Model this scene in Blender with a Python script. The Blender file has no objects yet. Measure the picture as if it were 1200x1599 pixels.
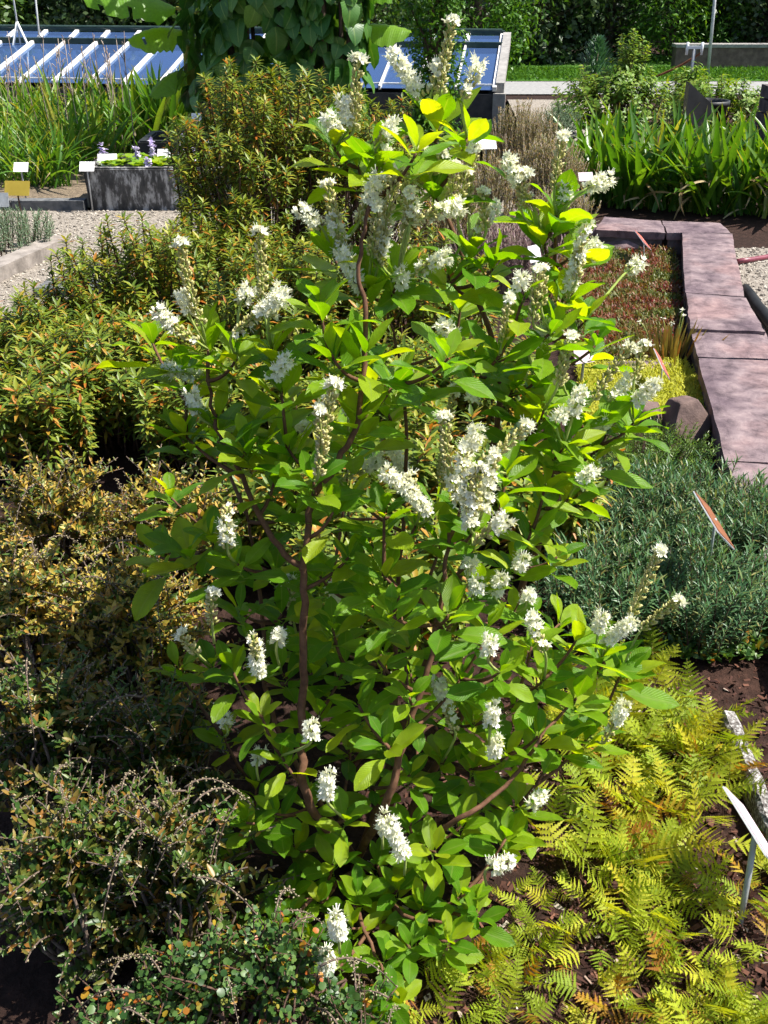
import bpy, math, random
import numpy as np
from mathutils import Vector, Matrix, noise

R = math.radians
rnd = random.Random(7)
scene = bpy.context.scene
C = scene.collection

# ------------------------------------------------------------------ camera, sky, sun
F_PX = 1570.0
PITCH = R(28.8)
CAM = Vector((0.0, 0.0, 1.6))
cam_data = bpy.data.cameras.new('camera')
cam_data.sensor_fit = 'VERTICAL'
cam_data.angle = 2 * math.atan(799.5 / F_PX)
cam_data.clip_start = 0.02
cam_data.clip_end = 2000
cam = bpy.data.objects.new('camera', cam_data)
cam.location = CAM
cam.rotation_euler = (R(90) - PITCH, 0, 0)
C.objects.link(cam)
scene.camera = cam

SUN_EL, SUN_AZ = R(57), R(88)          # azimuth clockwise from +Y
world = bpy.data.worlds.new('World')
scene.world = world
world.use_nodes = True
wn = world.node_tree
sky = wn.nodes.new('ShaderNodeTexSky')
sky.sky_type = 'NISHITA'
sky.sun_disc = False
sky.sun_elevation = SUN_EL
sky.sun_rotation = SUN_AZ
wn.links.new(sky.outputs[0], wn.nodes['Background'].inputs[0])
wn.nodes['Background'].inputs[1].default_value = 0.085
sun_data = bpy.data.lights.new('sun', 'SUN')
sun_data.energy = 5.0
sun_data.angle = R(0.53)
sun_data.color = (1.0, 0.955, 0.87)
sun = bpy.data.objects.new('sun', sun_data)
sd = Vector((math.sin(SUN_AZ) * math.cos(SUN_EL), math.cos(SUN_AZ) * math.cos(SUN_EL), math.sin(SUN_EL)))
sun.rotation_euler = (-sd).to_track_quat('-Z', 'Y').to_euler()
sun.location = (5, 4, 8)
C.objects.link(sun)
scene.view_settings.view_transform = 'Standard'
scene.view_settings.look = 'None'
scene.view_settings.exposure = 1.0
scene.view_settings.gamma = 1.0
scene.cycles.max_bounces = 6
scene.cycles.use_light_tree = False
scene.cycles.adaptive_threshold = 0.02
scene.cycles.diffuse_bounces = 4
scene.cycles.glossy_bounces = 3
scene.cycles.transmission_bounces = 4
scene.cycles.transparent_max_bounces = 8

FWD = Vector((0, math.cos(PITCH), -math.sin(PITCH)))
UP = Vector((0, math.sin(PITCH), math.cos(PITCH)))
RIGHT = Vector((1, 0, 0))


def ray(px, py):
    return FWD + RIGHT * ((px - 600) / F_PX) + UP * ((799.5 - py) / F_PX)


def G(px, py, z=0.0):                  # point of the ground (or of a level z) behind a pixel
    d = ray(px, py)
    return CAM + d * ((z - CAM.z) / d.z)


def D(px, py, y):                      # point at distance y behind a pixel
    d = ray(px, py)
    return CAM + d * (y / d.y)


# ------------------------------------------------------------------ materials
def new_mat(name):
    m = bpy.data.materials.new(name)
    m.use_nodes = True
    nt = m.node_tree
    for n in list(nt.nodes):
        if n.type != 'OUTPUT_MATERIAL':
            nt.nodes.remove(n)
    return m, nt, nt.nodes['Material Output']


def ramp_node(nt, stops, interp='LINEAR'):
    r = nt.nodes.new('ShaderNodeValToRGB')
    cr = r.color_ramp
    cr.interpolation = interp
    while len(cr.elements) < len(stops):
        cr.elements.new(0.5)
    for e, (p, c) in zip(cr.elements, stops):
        e.position = p
        e.color = (*c, 1)
    return r


def leaf_mat(name, stops, trans=0.4, tcol=(1.5, 1.35, 0.35), rough=0.45, spec=0.4, veins=0, cross=0, tip=None):
    m, nt, out = new_mat(name)
    N, L = nt.nodes, nt.links
    at = N.new('ShaderNodeAttribute')
    at.attribute_name = 'tint'
    sep = N.new('ShaderNodeSeparateColor')
    L.new(at.outputs['Color'], sep.inputs[0])
    oi = N.new('ShaderNodeObjectInfo')
    ad = N.new('ShaderNodeMath'); ad.operation = 'ADD'
    L.new(sep.outputs[0], ad.inputs[0]); L.new(oi.outputs['Random'], ad.inputs[1])
    fr = N.new('ShaderNodeMath'); fr.operation = 'FRACT'
    L.new(ad.outputs[0], fr.inputs[0])
    rp = ramp_node(nt, stops)
    L.new(fr.outputs[0], rp.inputs[0])
    col = rp.outputs[0]
    if tip:                            # dry or reddish leaf tips
        mr = N.new('ShaderNodeMapRange'); mr.inputs[1].default_value = tip[1]; mr.inputs[2].default_value = 1.0
        L.new(sep.outputs[1], mr.inputs[0])
        mx = N.new('ShaderNodeMix'); mx.data_type = 'RGBA'
        L.new(mr.outputs[0], mx.inputs[0]); L.new(col, mx.inputs[6]); mx.inputs[7].default_value = (*tip[0], 1)
        col = mx.outputs[2]
    ns = N.new('ShaderNodeTexNoise'); ns.inputs['Scale'].default_value = 60
    geo = N.new('ShaderNodeNewGeometry')
    L.new(geo.outputs['Position'], ns.inputs['Vector'])
    mr2 = N.new('ShaderNodeMapRange'); mr2.inputs[3].default_value = 0.75; mr2.inputs[4].default_value = 1.25
    L.new(ns.outputs['Fac'], mr2.inputs[0])
    mu = N.new('ShaderNodeVectorMath'); mu.operation = 'SCALE'
    L.new(col, mu.inputs[0]); L.new(mr2.outputs[0], mu.inputs['Scale'])
    col = mu.outputs[0]
    height = None
    if veins:                          # side veins: chevrons off the midrib
        sb = N.new('ShaderNodeMath'); sb.operation = 'SUBTRACT'; sb.inputs[1].default_value = 0.5
        L.new(sep.outputs[2], sb.inputs[0])
        ab = N.new('ShaderNodeMath'); ab.operation = 'ABSOLUTE'; L.new(sb.outputs[0], ab.inputs[0])
        pw = N.new('ShaderNodeMath'); pw.operation = 'POWER'; pw.inputs[1].default_value = 0.75
        L.new(ab.outputs[0], pw.inputs[0])
        m1 = N.new('ShaderNodeMath'); m1.operation = 'MULTIPLY'; m1.inputs[1].default_value = 0.0 if cross else 0.5
        L.new(pw.outputs[0], m1.inputs[0])
        s2 = N.new('ShaderNodeMath'); s2.operation = 'SUBTRACT'
        L.new(sep.outputs[1], s2.inputs[0]); L.new(m1.outputs[0], s2.inputs[1])
        m2 = N.new('ShaderNodeMath'); m2.operation = 'MULTIPLY'; m2.inputs[1].default_value = veins * 2 * math.pi
        L.new(s2.outputs[0], m2.inputs[0])
        sn = N.new('ShaderNodeMath'); sn.operation = 'SINE'; L.new(m2.outputs[0], sn.inputs[0])
        ab2 = N.new('ShaderNodeMath'); ab2.operation = 'ABSOLUTE'; L.new(sn.outputs[0], ab2.inputs[0])
        # pale midrib
        mrib = N.new('ShaderNodeMapRange'); mrib.inputs[1].default_value = 0.0; mrib.inputs[2].default_value = 0.05
        mrib.inputs[3].default_value = 1.0; mrib.inputs[4].default_value = 0.0
        L.new(ab.outputs[0], mrib.inputs[0])
        mx2 = N.new('ShaderNodeMix'); mx2.data_type = 'RGBA'
        fm = N.new('ShaderNodeMath'); fm.operation = 'MULTIPLY'; fm.inputs[1].default_value = 0.45
        L.new(mrib.outputs[0], fm.inputs[0])
        L.new(fm.outputs[0], mx2.inputs[0]); L.new(col, mx2.inputs[6]); mx2.inputs[7].default_value = (0.30, 0.40, 0.10, 1)
        col = mx2.outputs[2]
        height = ab2.outputs[0]
    p = N.new('ShaderNodeBsdfPrincipled')
    L.new(col, p.inputs['Base Color'])
    p.inputs['Roughness'].default_value = rough
    p.inputs['Specular IOR Level'].default_value = spec
    if height is not None:
        bp = N.new('ShaderNodeBump'); bp.inputs['Strength'].default_value = 0.42; bp.inputs['Distance'].default_value = 0.002
        L.new(height, bp.inputs['Height']); L.new(bp.outputs[0], p.inputs['Normal'])
    t = N.new('ShaderNodeBsdfTranslucent')
    tm = N.new('ShaderNodeVectorMath'); tm.operation = 'MULTIPLY'; tm.inputs[1].default_value = tcol
    L.new(col, tm.inputs[0]); L.new(tm.outputs[0], t.inputs['Color'])
    ms = N.new('ShaderNodeMixShader'); ms.inputs[0].default_value = trans
    L.new(p.outputs[0], ms.inputs[1]); L.new(t.outputs[0], ms.inputs[2])
    L.new(ms.outputs[0], out.inputs['Surface'])
    return m


def rough_mat(name, stops, scale=6, detail=8, rough=0.9, bump=0.4, dist=0.01, spec=0.2, stops2=None, scale2=1.2, coords='Object', distort=0.0, stretch=None):
    m, nt, out = new_mat(name)
    N, L = nt.nodes, nt.links
    tc = N.new('ShaderNodeTexCoord')
    ns = N.new('ShaderNodeTexNoise'); ns.inputs['Scale'].default_value = scale; ns.inputs['Detail'].default_value = detail
    ns.inputs['Roughness'].default_value = 0.65; ns.inputs['Distortion'].default_value = distort
    if stretch:
        mp = N.new('ShaderNodeMapping'); mp.inputs['Scale'].default_value = stretch
        L.new(tc.outputs[coords], mp.inputs['Vector']); L.new(mp.outputs[0], ns.inputs['Vector'])
    else:
        L.new(tc.outputs[coords], ns.inputs['Vector'])
    rp = ramp_node(nt, stops)
    L.new(ns.outputs['Fac'], rp.inputs[0])
    col = rp.outputs[0]
    if stops2:
        n2 = N.new('ShaderNodeTexNoise'); n2.inputs['Scale'].default_value = scale2; n2.inputs['Detail'].default_value = 5
        L.new(tc.outputs[coords], n2.inputs['Vector'])
        r2 = ramp_node(nt, stops2)
        L.new(n2.outputs['Fac'], r2.inputs[0])
        mx = N.new('ShaderNodeMix'); mx.data_type = 'RGBA'; mx.blend_type = 'MULTIPLY'; mx.inputs[0].default_value = 1
        L.new(col, mx.inputs[6]); L.new(r2.outputs[0], mx.inputs[7])
        col = mx.outputs[2]
    p = N.new('ShaderNodeBsdfPrincipled')
    L.new(col, p.inputs['Base Color'])
    p.inputs['Roughness'].default_value = rough
    p.inputs['Specular IOR Level'].default_value = spec
    bp = N.new('ShaderNodeBump'); bp.inputs['Strength'].default_value = bump; bp.inputs['Distance'].default_value = dist
    L.new(ns.outputs['Fac'], bp.inputs['Height']); L.new(bp.outputs[0], p.inputs['Normal'])
    L.new(p.outputs[0], out.inputs['Surface'])
    return m


def tint_mat(name, stops, rough=0.85, spec=0.25, trans=0.0):
    """plain matt piece whose colour differs from piece to piece"""
    return leaf_mat(name, stops, trans=trans, tcol=(1.1, 1.1, 0.9), rough=rough, spec=spec)


def glass_mat():
    m, nt, out = new_mat('cold frame glass with painted sky blue')
    N, L = nt.nodes, nt.links
    g = N.new('ShaderNodeBsdfGlossy'); g.inputs['Roughness'].default_value = 0.04; g.inputs['Color'].default_value = (0.58, 0.76, 1.0, 1)  # gloss tinted blue to deepen the mirrored sky
    tr = N.new('ShaderNodeBsdfTransparent'); tr.inputs['Color'].default_value = (0.55, 0.62, 0.62, 1)
    di = N.new('ShaderNodeBsdfDiffuse'); di.inputs['Color'].default_value = (0.13, 0.24, 0.55, 1)  # blue of the sky reflection painted into the pane as diffuse colour
    m0 = N.new('ShaderNodeMixShader'); m0.inputs[0].default_value = 0.3
    L.new(tr.outputs[0], m0.inputs[1]); L.new(di.outputs[0], m0.inputs[2])
    fr = N.new('ShaderNodeFresnel'); fr.inputs['IOR'].default_value = 1.75
    ms = N.new('ShaderNodeMixShader')
    L.new(fr.outputs[0], ms.inputs[0]); L.new(m0.outputs[0], ms.inputs[1]); L.new(g.outputs[0], ms.inputs[2])
    L.new(ms.outputs[0], out.inputs['Surface'])
    return m


M = {}
M['pepper_leaf'] = leaf_mat('pepperbush leaf', [(0, (0.085, 0.23, 0.008)), (0.4, (0.15, 0.32, 0.010)), (0.75, (0.24, 0.39, 0.013)), (1, (0.36, 0.47, 0.018))], 0.56, (1.9, 1.55, 0.18), 0.42, 0.4, veins=8)
M['pepper_bark'] = rough_mat('pepperbush bark', [(0.3, (0.07, 0.032, 0.016)), (0.7, (0.17, 0.085, 0.05))], 60, 5, 0.8, 0.4, 0.003)
M['pepper_stalk'] = tint_mat('flower stalk', [(0, (0.28, 0.36, 0.08)), (1, (0.36, 0.40, 0.12))])
M['petal'] = tint_mat('white petal', [(0, (0.84, 0.82, 0.62)), (0.5, (0.89, 0.88, 0.78)), (1, (0.90, 0.90, 0.84))], trans=0.35)
M['capsule'] = tint_mat('cream capsule', [(0, (0.44, 0.42, 0.12)), (0.5, (0.60, 0.55, 0.23)), (1, (0.70, 0.65, 0.36))], trans=0.25)
M['tea_leaf'] = leaf_mat('labrador tea leaf', [(0, (0.07, 0.13, 0.016)), (0.4, (0.14, 0.21, 0.022)), (0.72, (0.25, 0.30, 0.03)), (0.86, (0.34, 0.33, 0.035)), (0.94, (0.42, 0.20, 0.025)), (1, (0.42, 0.13, 0.02))], 0.32, (1.5, 1.3, 0.4), 0.45, 0.4)
M['tea_stem'] = rough_mat('brown twig bark', [(0.3, (0.06, 0.035, 0.025)), (0.7, (0.15, 0.09, 0.065))], 40, 5)
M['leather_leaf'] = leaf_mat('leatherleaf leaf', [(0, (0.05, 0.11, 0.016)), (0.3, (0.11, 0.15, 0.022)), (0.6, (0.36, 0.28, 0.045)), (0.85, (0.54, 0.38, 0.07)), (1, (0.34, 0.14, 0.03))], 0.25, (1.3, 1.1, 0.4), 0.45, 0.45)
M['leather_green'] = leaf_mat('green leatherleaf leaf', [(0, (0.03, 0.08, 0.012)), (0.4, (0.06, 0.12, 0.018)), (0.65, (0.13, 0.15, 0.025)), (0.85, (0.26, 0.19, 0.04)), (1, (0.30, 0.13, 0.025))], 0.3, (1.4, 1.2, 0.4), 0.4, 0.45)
M['leather_pale'] = tint_mat('dry seed capsule', [(0, (0.20, 0.16, 0.09)), (1, (0.36, 0.31, 0.20))], 0.8)
M['leather_stem'] = rough_mat('grey brown twig', [(0.3, (0.08, 0.055, 0.04)), (0.7, (0.20, 0.15, 0.12))], 40, 5)
M['birch_leaf'] = leaf_mat('dwarf birch leaf', [(0, (0.03, 0.085, 0.016)), (0.5, (0.055, 0.125, 0.025)), (0.88, (0.12, 0.21, 0.05)), (0.94, (0.42, 0.30, 0.03)), (1, (0.40, 0.10, 0.02))], 0.35, (1.5, 1.3, 0.4), 0.4, 0.45)
M['rosemary_leaf'] = leaf_mat('bog rosemary leaf', [(0, (0.045, 0.115, 0.045)), (0.55, (0.085, 0.185, 0.075)), (0.85, (0.16, 0.25, 0.09)), (1, (0.30, 0.26, 0.08))], 0.28, (1.3, 1.3, 0.6), 0.4, 0.4)
M['crow_leaf'] = leaf_mat('crowberry leaf', [(0, (0.05, 0.12, 0.012)), (0.6, (0.09, 0.19, 0.016)), (1, (0.17, 0.25, 0.025))], 0.3, (1.4, 1.3, 0.4), 0.4, 0.4)
M['fern_leaf'] = leaf_mat('fern frond', [(0, (0.20, 0.30, 0.02)), (0.35, (0.33, 0.41, 0.028)), (0.75, (0.46, 0.50, 0.04)), (0.9, (0.50, 0.46, 0.035)), (0.96, (0.42, 0.22, 0.03)), (1, (0.28, 0.11, 0.025))], 0.45, (1.5, 1.3, 0.35), 0.55, 0.25)
M['fern_stalk'] = tint_mat('fern stalk', [(0, (0.05, 0.03, 0.015)), (1, (0.20, 0.18, 0.04))])
M['strap_leaf'] = leaf_mat('broad strap leaf', [(0, (0.045, 0.14, 0.012)), (0.6, (0.085, 0.20, 0.016)), (0.93, (0.15, 0.26, 0.028)), (1, (0.32, 0.32, 0.07))], 0.42, (1.6, 1.4, 0.35), 0.35, 0.5, tip=((0.22, 0.17, 0.05), 0.93))
M['dry_leaf'] = leaf_mat('dry strap leaf', [(0, (0.30, 0.20, 0.09)), (1, (0.52, 0.42, 0.24))], 0.3, (1.2, 1.0, 0.7), 0.8, 0.2)
M['lily_leaf'] = leaf_mat('day lily leaf', [(0, (0.06, 0.17, 0.016)), (0.6, (0.11, 0.25, 0.022)), (0.92, (0.20, 0.32, 0.035)), (1, (0.42, 0.36, 0.07))], 0.42, (1.5, 1.3, 0.4), 0.4, 0.45, tip=((0.30, 0.24, 0.06), 0.8))
M['dry_stalk'] = tint_mat('dry stalk', [(0, (0.16, 0.11, 0.09)), (1, (0.42, 0.34, 0.28))])
M['heath_leaf'] = leaf_mat('dry heath leaf', [(0, (0.12, 0.14, 0.045)), (0.5, (0.22, 0.20, 0.08)), (0.85, (0.34, 0.27, 0.14)), (1, (0.36, 0.20, 0.05))], 0.3, (1.2, 1.1, 0.6), 0.7, 0.2)
M['purple_leaf'] = leaf_mat('faded heather', [(0, (0.14, 0.13, 0.08)), (0.6, (0.24, 0.15, 0.17)), (1, (0.36, 0.24, 0.28))], 0.25, (1.1, 1, 0.9), 0.7, 0.2)
M['vine_leaf'] = leaf_mat('vine leaf', [(0, (0.035, 0.12, 0.018)), (0.7, (0.07, 0.18, 0.025)), (1, (0.11, 0.23, 0.03))], 0.25, (1.4, 1.4, 0.4), 0.4, 0.45, veins=5)
M['banana_leaf'] = leaf_mat('banana leaf', [(0, (0.14, 0.32, 0.025)), (1, (0.22, 0.40, 0.035))], 0.5, (1.6, 1.4, 0.3), 0.4, 0.4, veins=14, cross=1)
M['banana_stem'] = rough_mat('banana stem', [(0.3, (0.16, 0.19, 0.035)), (0.7, (0.36, 0.31, 0.07))], 12, 4)
M['tree_leaf'] = leaf_mat('tree foliage', [(0, (0.035, 0.085, 0.012)), (0.6, (0.065, 0.14, 0.018)), (1, (0.12, 0.19, 0.028))], 0.3, (1.5, 1.3, 0.4), 0.45, 0.4)
M['bamboo_leaf'] = leaf_mat('fine bright foliage', [(0, (0.04, 0.12, 0.012)), (0.6, (0.075, 0.19, 0.016)), (1, (0.12, 0.25, 0.02))], 0.3, (1.5, 1.3, 0.4), 0.45, 0.3)
M['dark_leaf'] = leaf_mat('dark foliage', [(0, (0.025, 0.055, 0.016)), (0.7, (0.045, 0.085, 0.022)), (1, (0.08, 0.12, 0.035))], 0.2, (1.4, 1.3, 0.5), 0.4, 0.5)
M['bright_leaf'] = leaf_mat('bright pot shrub leaf', [(0, (0.10, 0.20, 0.025)), (0.6, (0.17, 0.29, 0.035)), (1, (0.28, 0.37, 0.05))], 0.4, (1.5, 1.3, 0.4), 0.45, 0.35)
M['grey_leaf'] = leaf_mat('grey green leaf', [(0, (0.09, 0.16, 0.08)), (1, (0.19, 0.26, 0.16))], 0.25, (1.2, 1.2, 0.8), 0.6, 0.3)
M['trunk'] = rough_mat('tree bark', [(0.3, (0.05, 0.035, 0.025)), (0.7, (0.13, 0.095, 0.07))], 14, 6)
M['soil'] = rough_mat('peat soil', [(0.25, (0.014, 0.008, 0.006)), (0.5, (0.034, 0.018, 0.014)), (0.75, (0.07, 0.038, 0.03))], 38, 10, 0.95, 0.9, 0.02, stops2=[(0.3, (0.6, 0.6, 0.6)), (0.7, (1.3, 1.2, 1.1))], scale2=1.5)
M['bed_soil'] = rough_mat('pale garden soil', [(0.3, (0.11, 0.085, 0.06)), (0.6, (0.22, 0.17, 0.12)), (0.8, (0.32, 0.26, 0.19))], 30, 9, 0.95, 0.9, 0.03)
M['gravel'] = rough_mat('gravel bed', [(0.35, (0.14, 0.12, 0.10)), (0.5, (0.30, 0.26, 0.22)), (0.7, (0.44, 0.40, 0.34))], 90, 4, 0.9, 0.8, 0.02)
M['pebble'] = tint_mat('pebble', [(0, (0.14, 0.12, 0.10)), (0.5, (0.32, 0.28, 0.23)), (1, (0.52, 0.47, 0.40))], 0.7)
M['chip'] = tint_mat('bark chip', [(0, (0.025, 0.010, 0.008)), (0.6, (0.08, 0.033, 0.022)), (0.92, (0.16, 0.07, 0.045)), (1, (0.42, 0.36, 0.30))], 0.85)
M['asphalt'] = rough_mat('grey paving', [(0.3, (0.20, 0.20, 0.20)), (0.7, (0.34, 0.33, 0.32))], 20, 6)
M['lawn'] = rough_mat('lawn turf', [(0.3, (0.03, 0.10, 0.01)), (0.7, (0.07, 0.17, 0.016))], 25, 8)
M['hill'] = rough_mat('wooded hillside', [(0.3, (0.012, 0.03, 0.006)), (0.7, (0.04, 0.075, 0.014))], 3, 8, bump=1.0, dist=0.3)
M['sandstone'] = rough_mat('purple sandstone', [(0.32, (0.085, 0.062, 0.07)), (0.5, (0.19, 0.14, 0.148)), (0.7, (0.29, 0.222, 0.222))], 14, 14, 0.92, 0.9, 0.012, stops2=[(0.36, (0.62, 0.60, 0.66)), (0.52, (1, 1, 1)), (0.66, (1.15, 1.02, 0.97))], scale2=3.1, distort=0.25)
M['wall_stone'] = rough_mat('dark wall stone', [(0.3, (0.06, 0.05, 0.05)), (0.7, (0.17, 0.14, 0.14))], 12, 8, 0.9, 0.8, 0.02)
M['rock'] = rough_mat('brown rock', [(0.3, (0.09, 0.06, 0.055)), (0.55, (0.17, 0.115, 0.10)), (0.75, (0.26, 0.18, 0.16))], 9, 9, 0.85, 0.7, 0.02)
M['concrete'] = rough_mat('lichened dark concrete', [(0.35, (0.05, 0.05, 0.05)), (0.5, (0.11, 0.105, 0.10)), (0.58, (0.40, 0.39, 0.38)), (0.7, (0.62, 0.61, 0.59))], 13, 12, 0.9, 0.4, 0.01, stops2=[(0.35, (0.6, 0.6, 0.6)), (0.6, (1.1, 1.1, 1.1))], scale2=2.5, stretch=(1.6, 1.6, .55))
M['kerb'] = rough_mat('dark kerb stone', [(0.35, (0.07, 0.075, 0.08)), (0.7, (0.20, 0.20, 0.20))], 14, 8, 0.9, 0.5, 0.01)
M['lichen_edge'] = rough_mat('lichened pale concrete', [(0.38, (0.07, 0.06, 0.055)), (0.5, (0.22, 0.20, 0.185)), (0.6, (0.50, 0.48, 0.46)), (0.7, (0.66, 0.64, 0.62))], 120, 9, 0.9, 0.7, 0.015)
M['timber'] = rough_mat('weathered timber', [(0.3, (0.15, 0.13, 0.115)), (0.7, (0.34, 0.30, 0.27))], 14, 8, 0.85, 0.5, 0.01)
M['frame_white'] = rough_mat('worn white paint', [(0.3, (0.52, 0.48, 0.46)), (0.6, (0.74, 0.72, 0.70))], 9, 6, 0.6, 0.2, 0.004)
M['frame_dark'] = rough_mat('dark green paint', [(0.3, (0.02, 0.045, 0.04)), (0.7, (0.05, 0.08, 0.07))], 9, 6, 0.5, 0.2, 0.004)
M['frame_wall'] = rough_mat('cold frame wall', [(0.3, (0.035, 0.035, 0.04)), (0.7, (0.10, 0.095, 0.09))], 7, 8)
M['frame_post'] = rough_mat('grey post concrete', [(0.3, (0.20, 0.19, 0.18)), (0.7, (0.38, 0.36, 0.34))], 12, 8)
M['glass'] = glass_mat()
M['sign_white'] = rough_mat('white label plate', [(0.3, (0.74, 0.72, 0.73)), (0.7, (0.82, 0.81, 0.80))], 3, 3, 0.4, 0.05, 0.001, spec=0.4)
M['sign_pink'] = rough_mat('pale pink label back', [(0.3, (0.62, 0.47, 0.52)), (0.7, (0.70, 0.56, 0.60))], 5, 3, 0.45, 0.05, 0.001, spec=0.4)
M['sign_red'] = rough_mat('red label back', [(0.3, (0.50, 0.10, 0.08)), (0.7, (0.62, 0.17, 0.12))], 5, 3, 0.45, 0.05, 0.001, spec=0.4)
M['sign_brown'] = rough_mat('rusty label back', [(0.3, (0.16, 0.06, 0.03)), (0.7, (0.28, 0.11, 0.05))], 14, 4, 0.6, 0.1, 0.001)
M['sign_ochre'] = rough_mat('ochre label plate', [(0.3, (0.30, 0.22, 0.03)), (0.7, (0.40, 0.30, 0.05))], 6, 3, 0.5, 0.05, 0.001)
M['steel'] = rough_mat('galvanised steel', [(0.3, (0.30, 0.31, 0.32)), (0.7, (0.48, 0.49, 0.50))], 20, 4, 0.45, 0.1, 0.001, spec=0.5)
M['white_steel'] = rough_mat('white painted steel', [(0.3, (0.66, 0.68, 0.68)), (0.7, (0.78, 0.79, 0.79))], 10, 3, 0.4, 0.1, 0.001, spec=0.5)
M['hose_red'] = rough_mat('dark red hose', [(0.3, (0.16, 0.03, 0.05)), (0.7, (0.26, 0.06, 0.08))], 10, 3, 0.4, 0.1, 0.002, spec=0.5)
M['hose_black'] = rough_mat('black pipe', [(0.3, (0.008, 0.008, 0.009)), (0.7, (0.02, 0.02, 0.02))], 10, 3, 0.6, 0.1, 0.002, spec=0.2)
M['pot'] = rough_mat('dark plastic pot', [(0.3, (0.012, 0.012, 0.013)), (0.7, (0.035, 0.035, 0.035))], 8, 4, 0.5, 0.1, 0.002, spec=0.4)
M['water_leaf'] = leaf_mat('water plant leaf', [(0, (0.16, 0.32, 0.02)), (1, (0.34, 0.45, 0.035))], 0.4, (1.4, 1.3, 0.4), 0.35, 0.5)
M['lilac'] = tint_mat('lilac petal', [(0, (0.52, 0.42, 0.76)), (1, (0.76, 0.70, 0.86))], trans=0.3)
M['water'] = rough_mat('dark trough water', [(0.3, (0.01, 0.014, 0.01)), (0.7, (0.02, 0.025, 0.018))], 4, 3, 0.08, 0.05, 0.002, spec=0.5)
M['bog_leaf'] = leaf_mat('bog mat leaf', [(0, (0.07, 0.11, 0.02)), (0.35, (0.15, 0.17, 0.03)), (0.55, (0.19, 0.11, 0.035)), (0.8, (0.22, 0.05, 0.03)), (0.95, (0.12, 0.06, 0.05)), (1, (0.45, 0.03, 0.03))], 0.3, (1.3, 1.1, 0.5), 0.5, 0.4)
M['moss_leaf'] = leaf_mat('yellow moss', [(0, (0.34, 0.38, 0.035)), (1, (0.55, 0.54, 0.07))], 0.3, (1.3, 1.2, 0.4), 0.7, 0.2)
M['sundew_leaf'] = leaf_mat('sundew leaf', [(0, (0.22, 0.20, 0.05)), (0.6, (0.34, 0.26, 0.07)), (1, (0.42, 0.18, 0.06))], 0.3, (1.3, 1.1, 0.5), 0.5, 0.3)
M['conifer'] = leaf_mat('blue conifer needle', [(0, (0.035, 0.10, 0.05)), (1, (0.075, 0.17, 0.08))], 0.2, (1.2, 1.3, 0.6), 0.5, 0.3)


# ------------------------------------------------------------------ mesh building
def prof_ovate(t):
    return max(0.03, math.sin(math.pi * min(1, t) ** 0.9)) ** 0.85


def prof_obovate(t):
    return max(0.02, math.sin(math.pi * t ** 1.25)) ** 0.75 if 0 < t < 1 else 0.03


def prof_strap(t):
    return max(0.03, min(1, 0.55 + t * 1.2) * min(1, (1 - t) * 2.6) ** 0.7)


def prof_round(t):
    return max(0.05, math.sqrt(max(0, 1 - (2 * t - 1) ** 2)))


def prof_heart(t):
    return max(0.03, (min(1, t * 5 + 0.25)) * math.cos(t * math.pi / 2) ** 0.6 * 1.02) if t < 1 else 0.03


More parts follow.
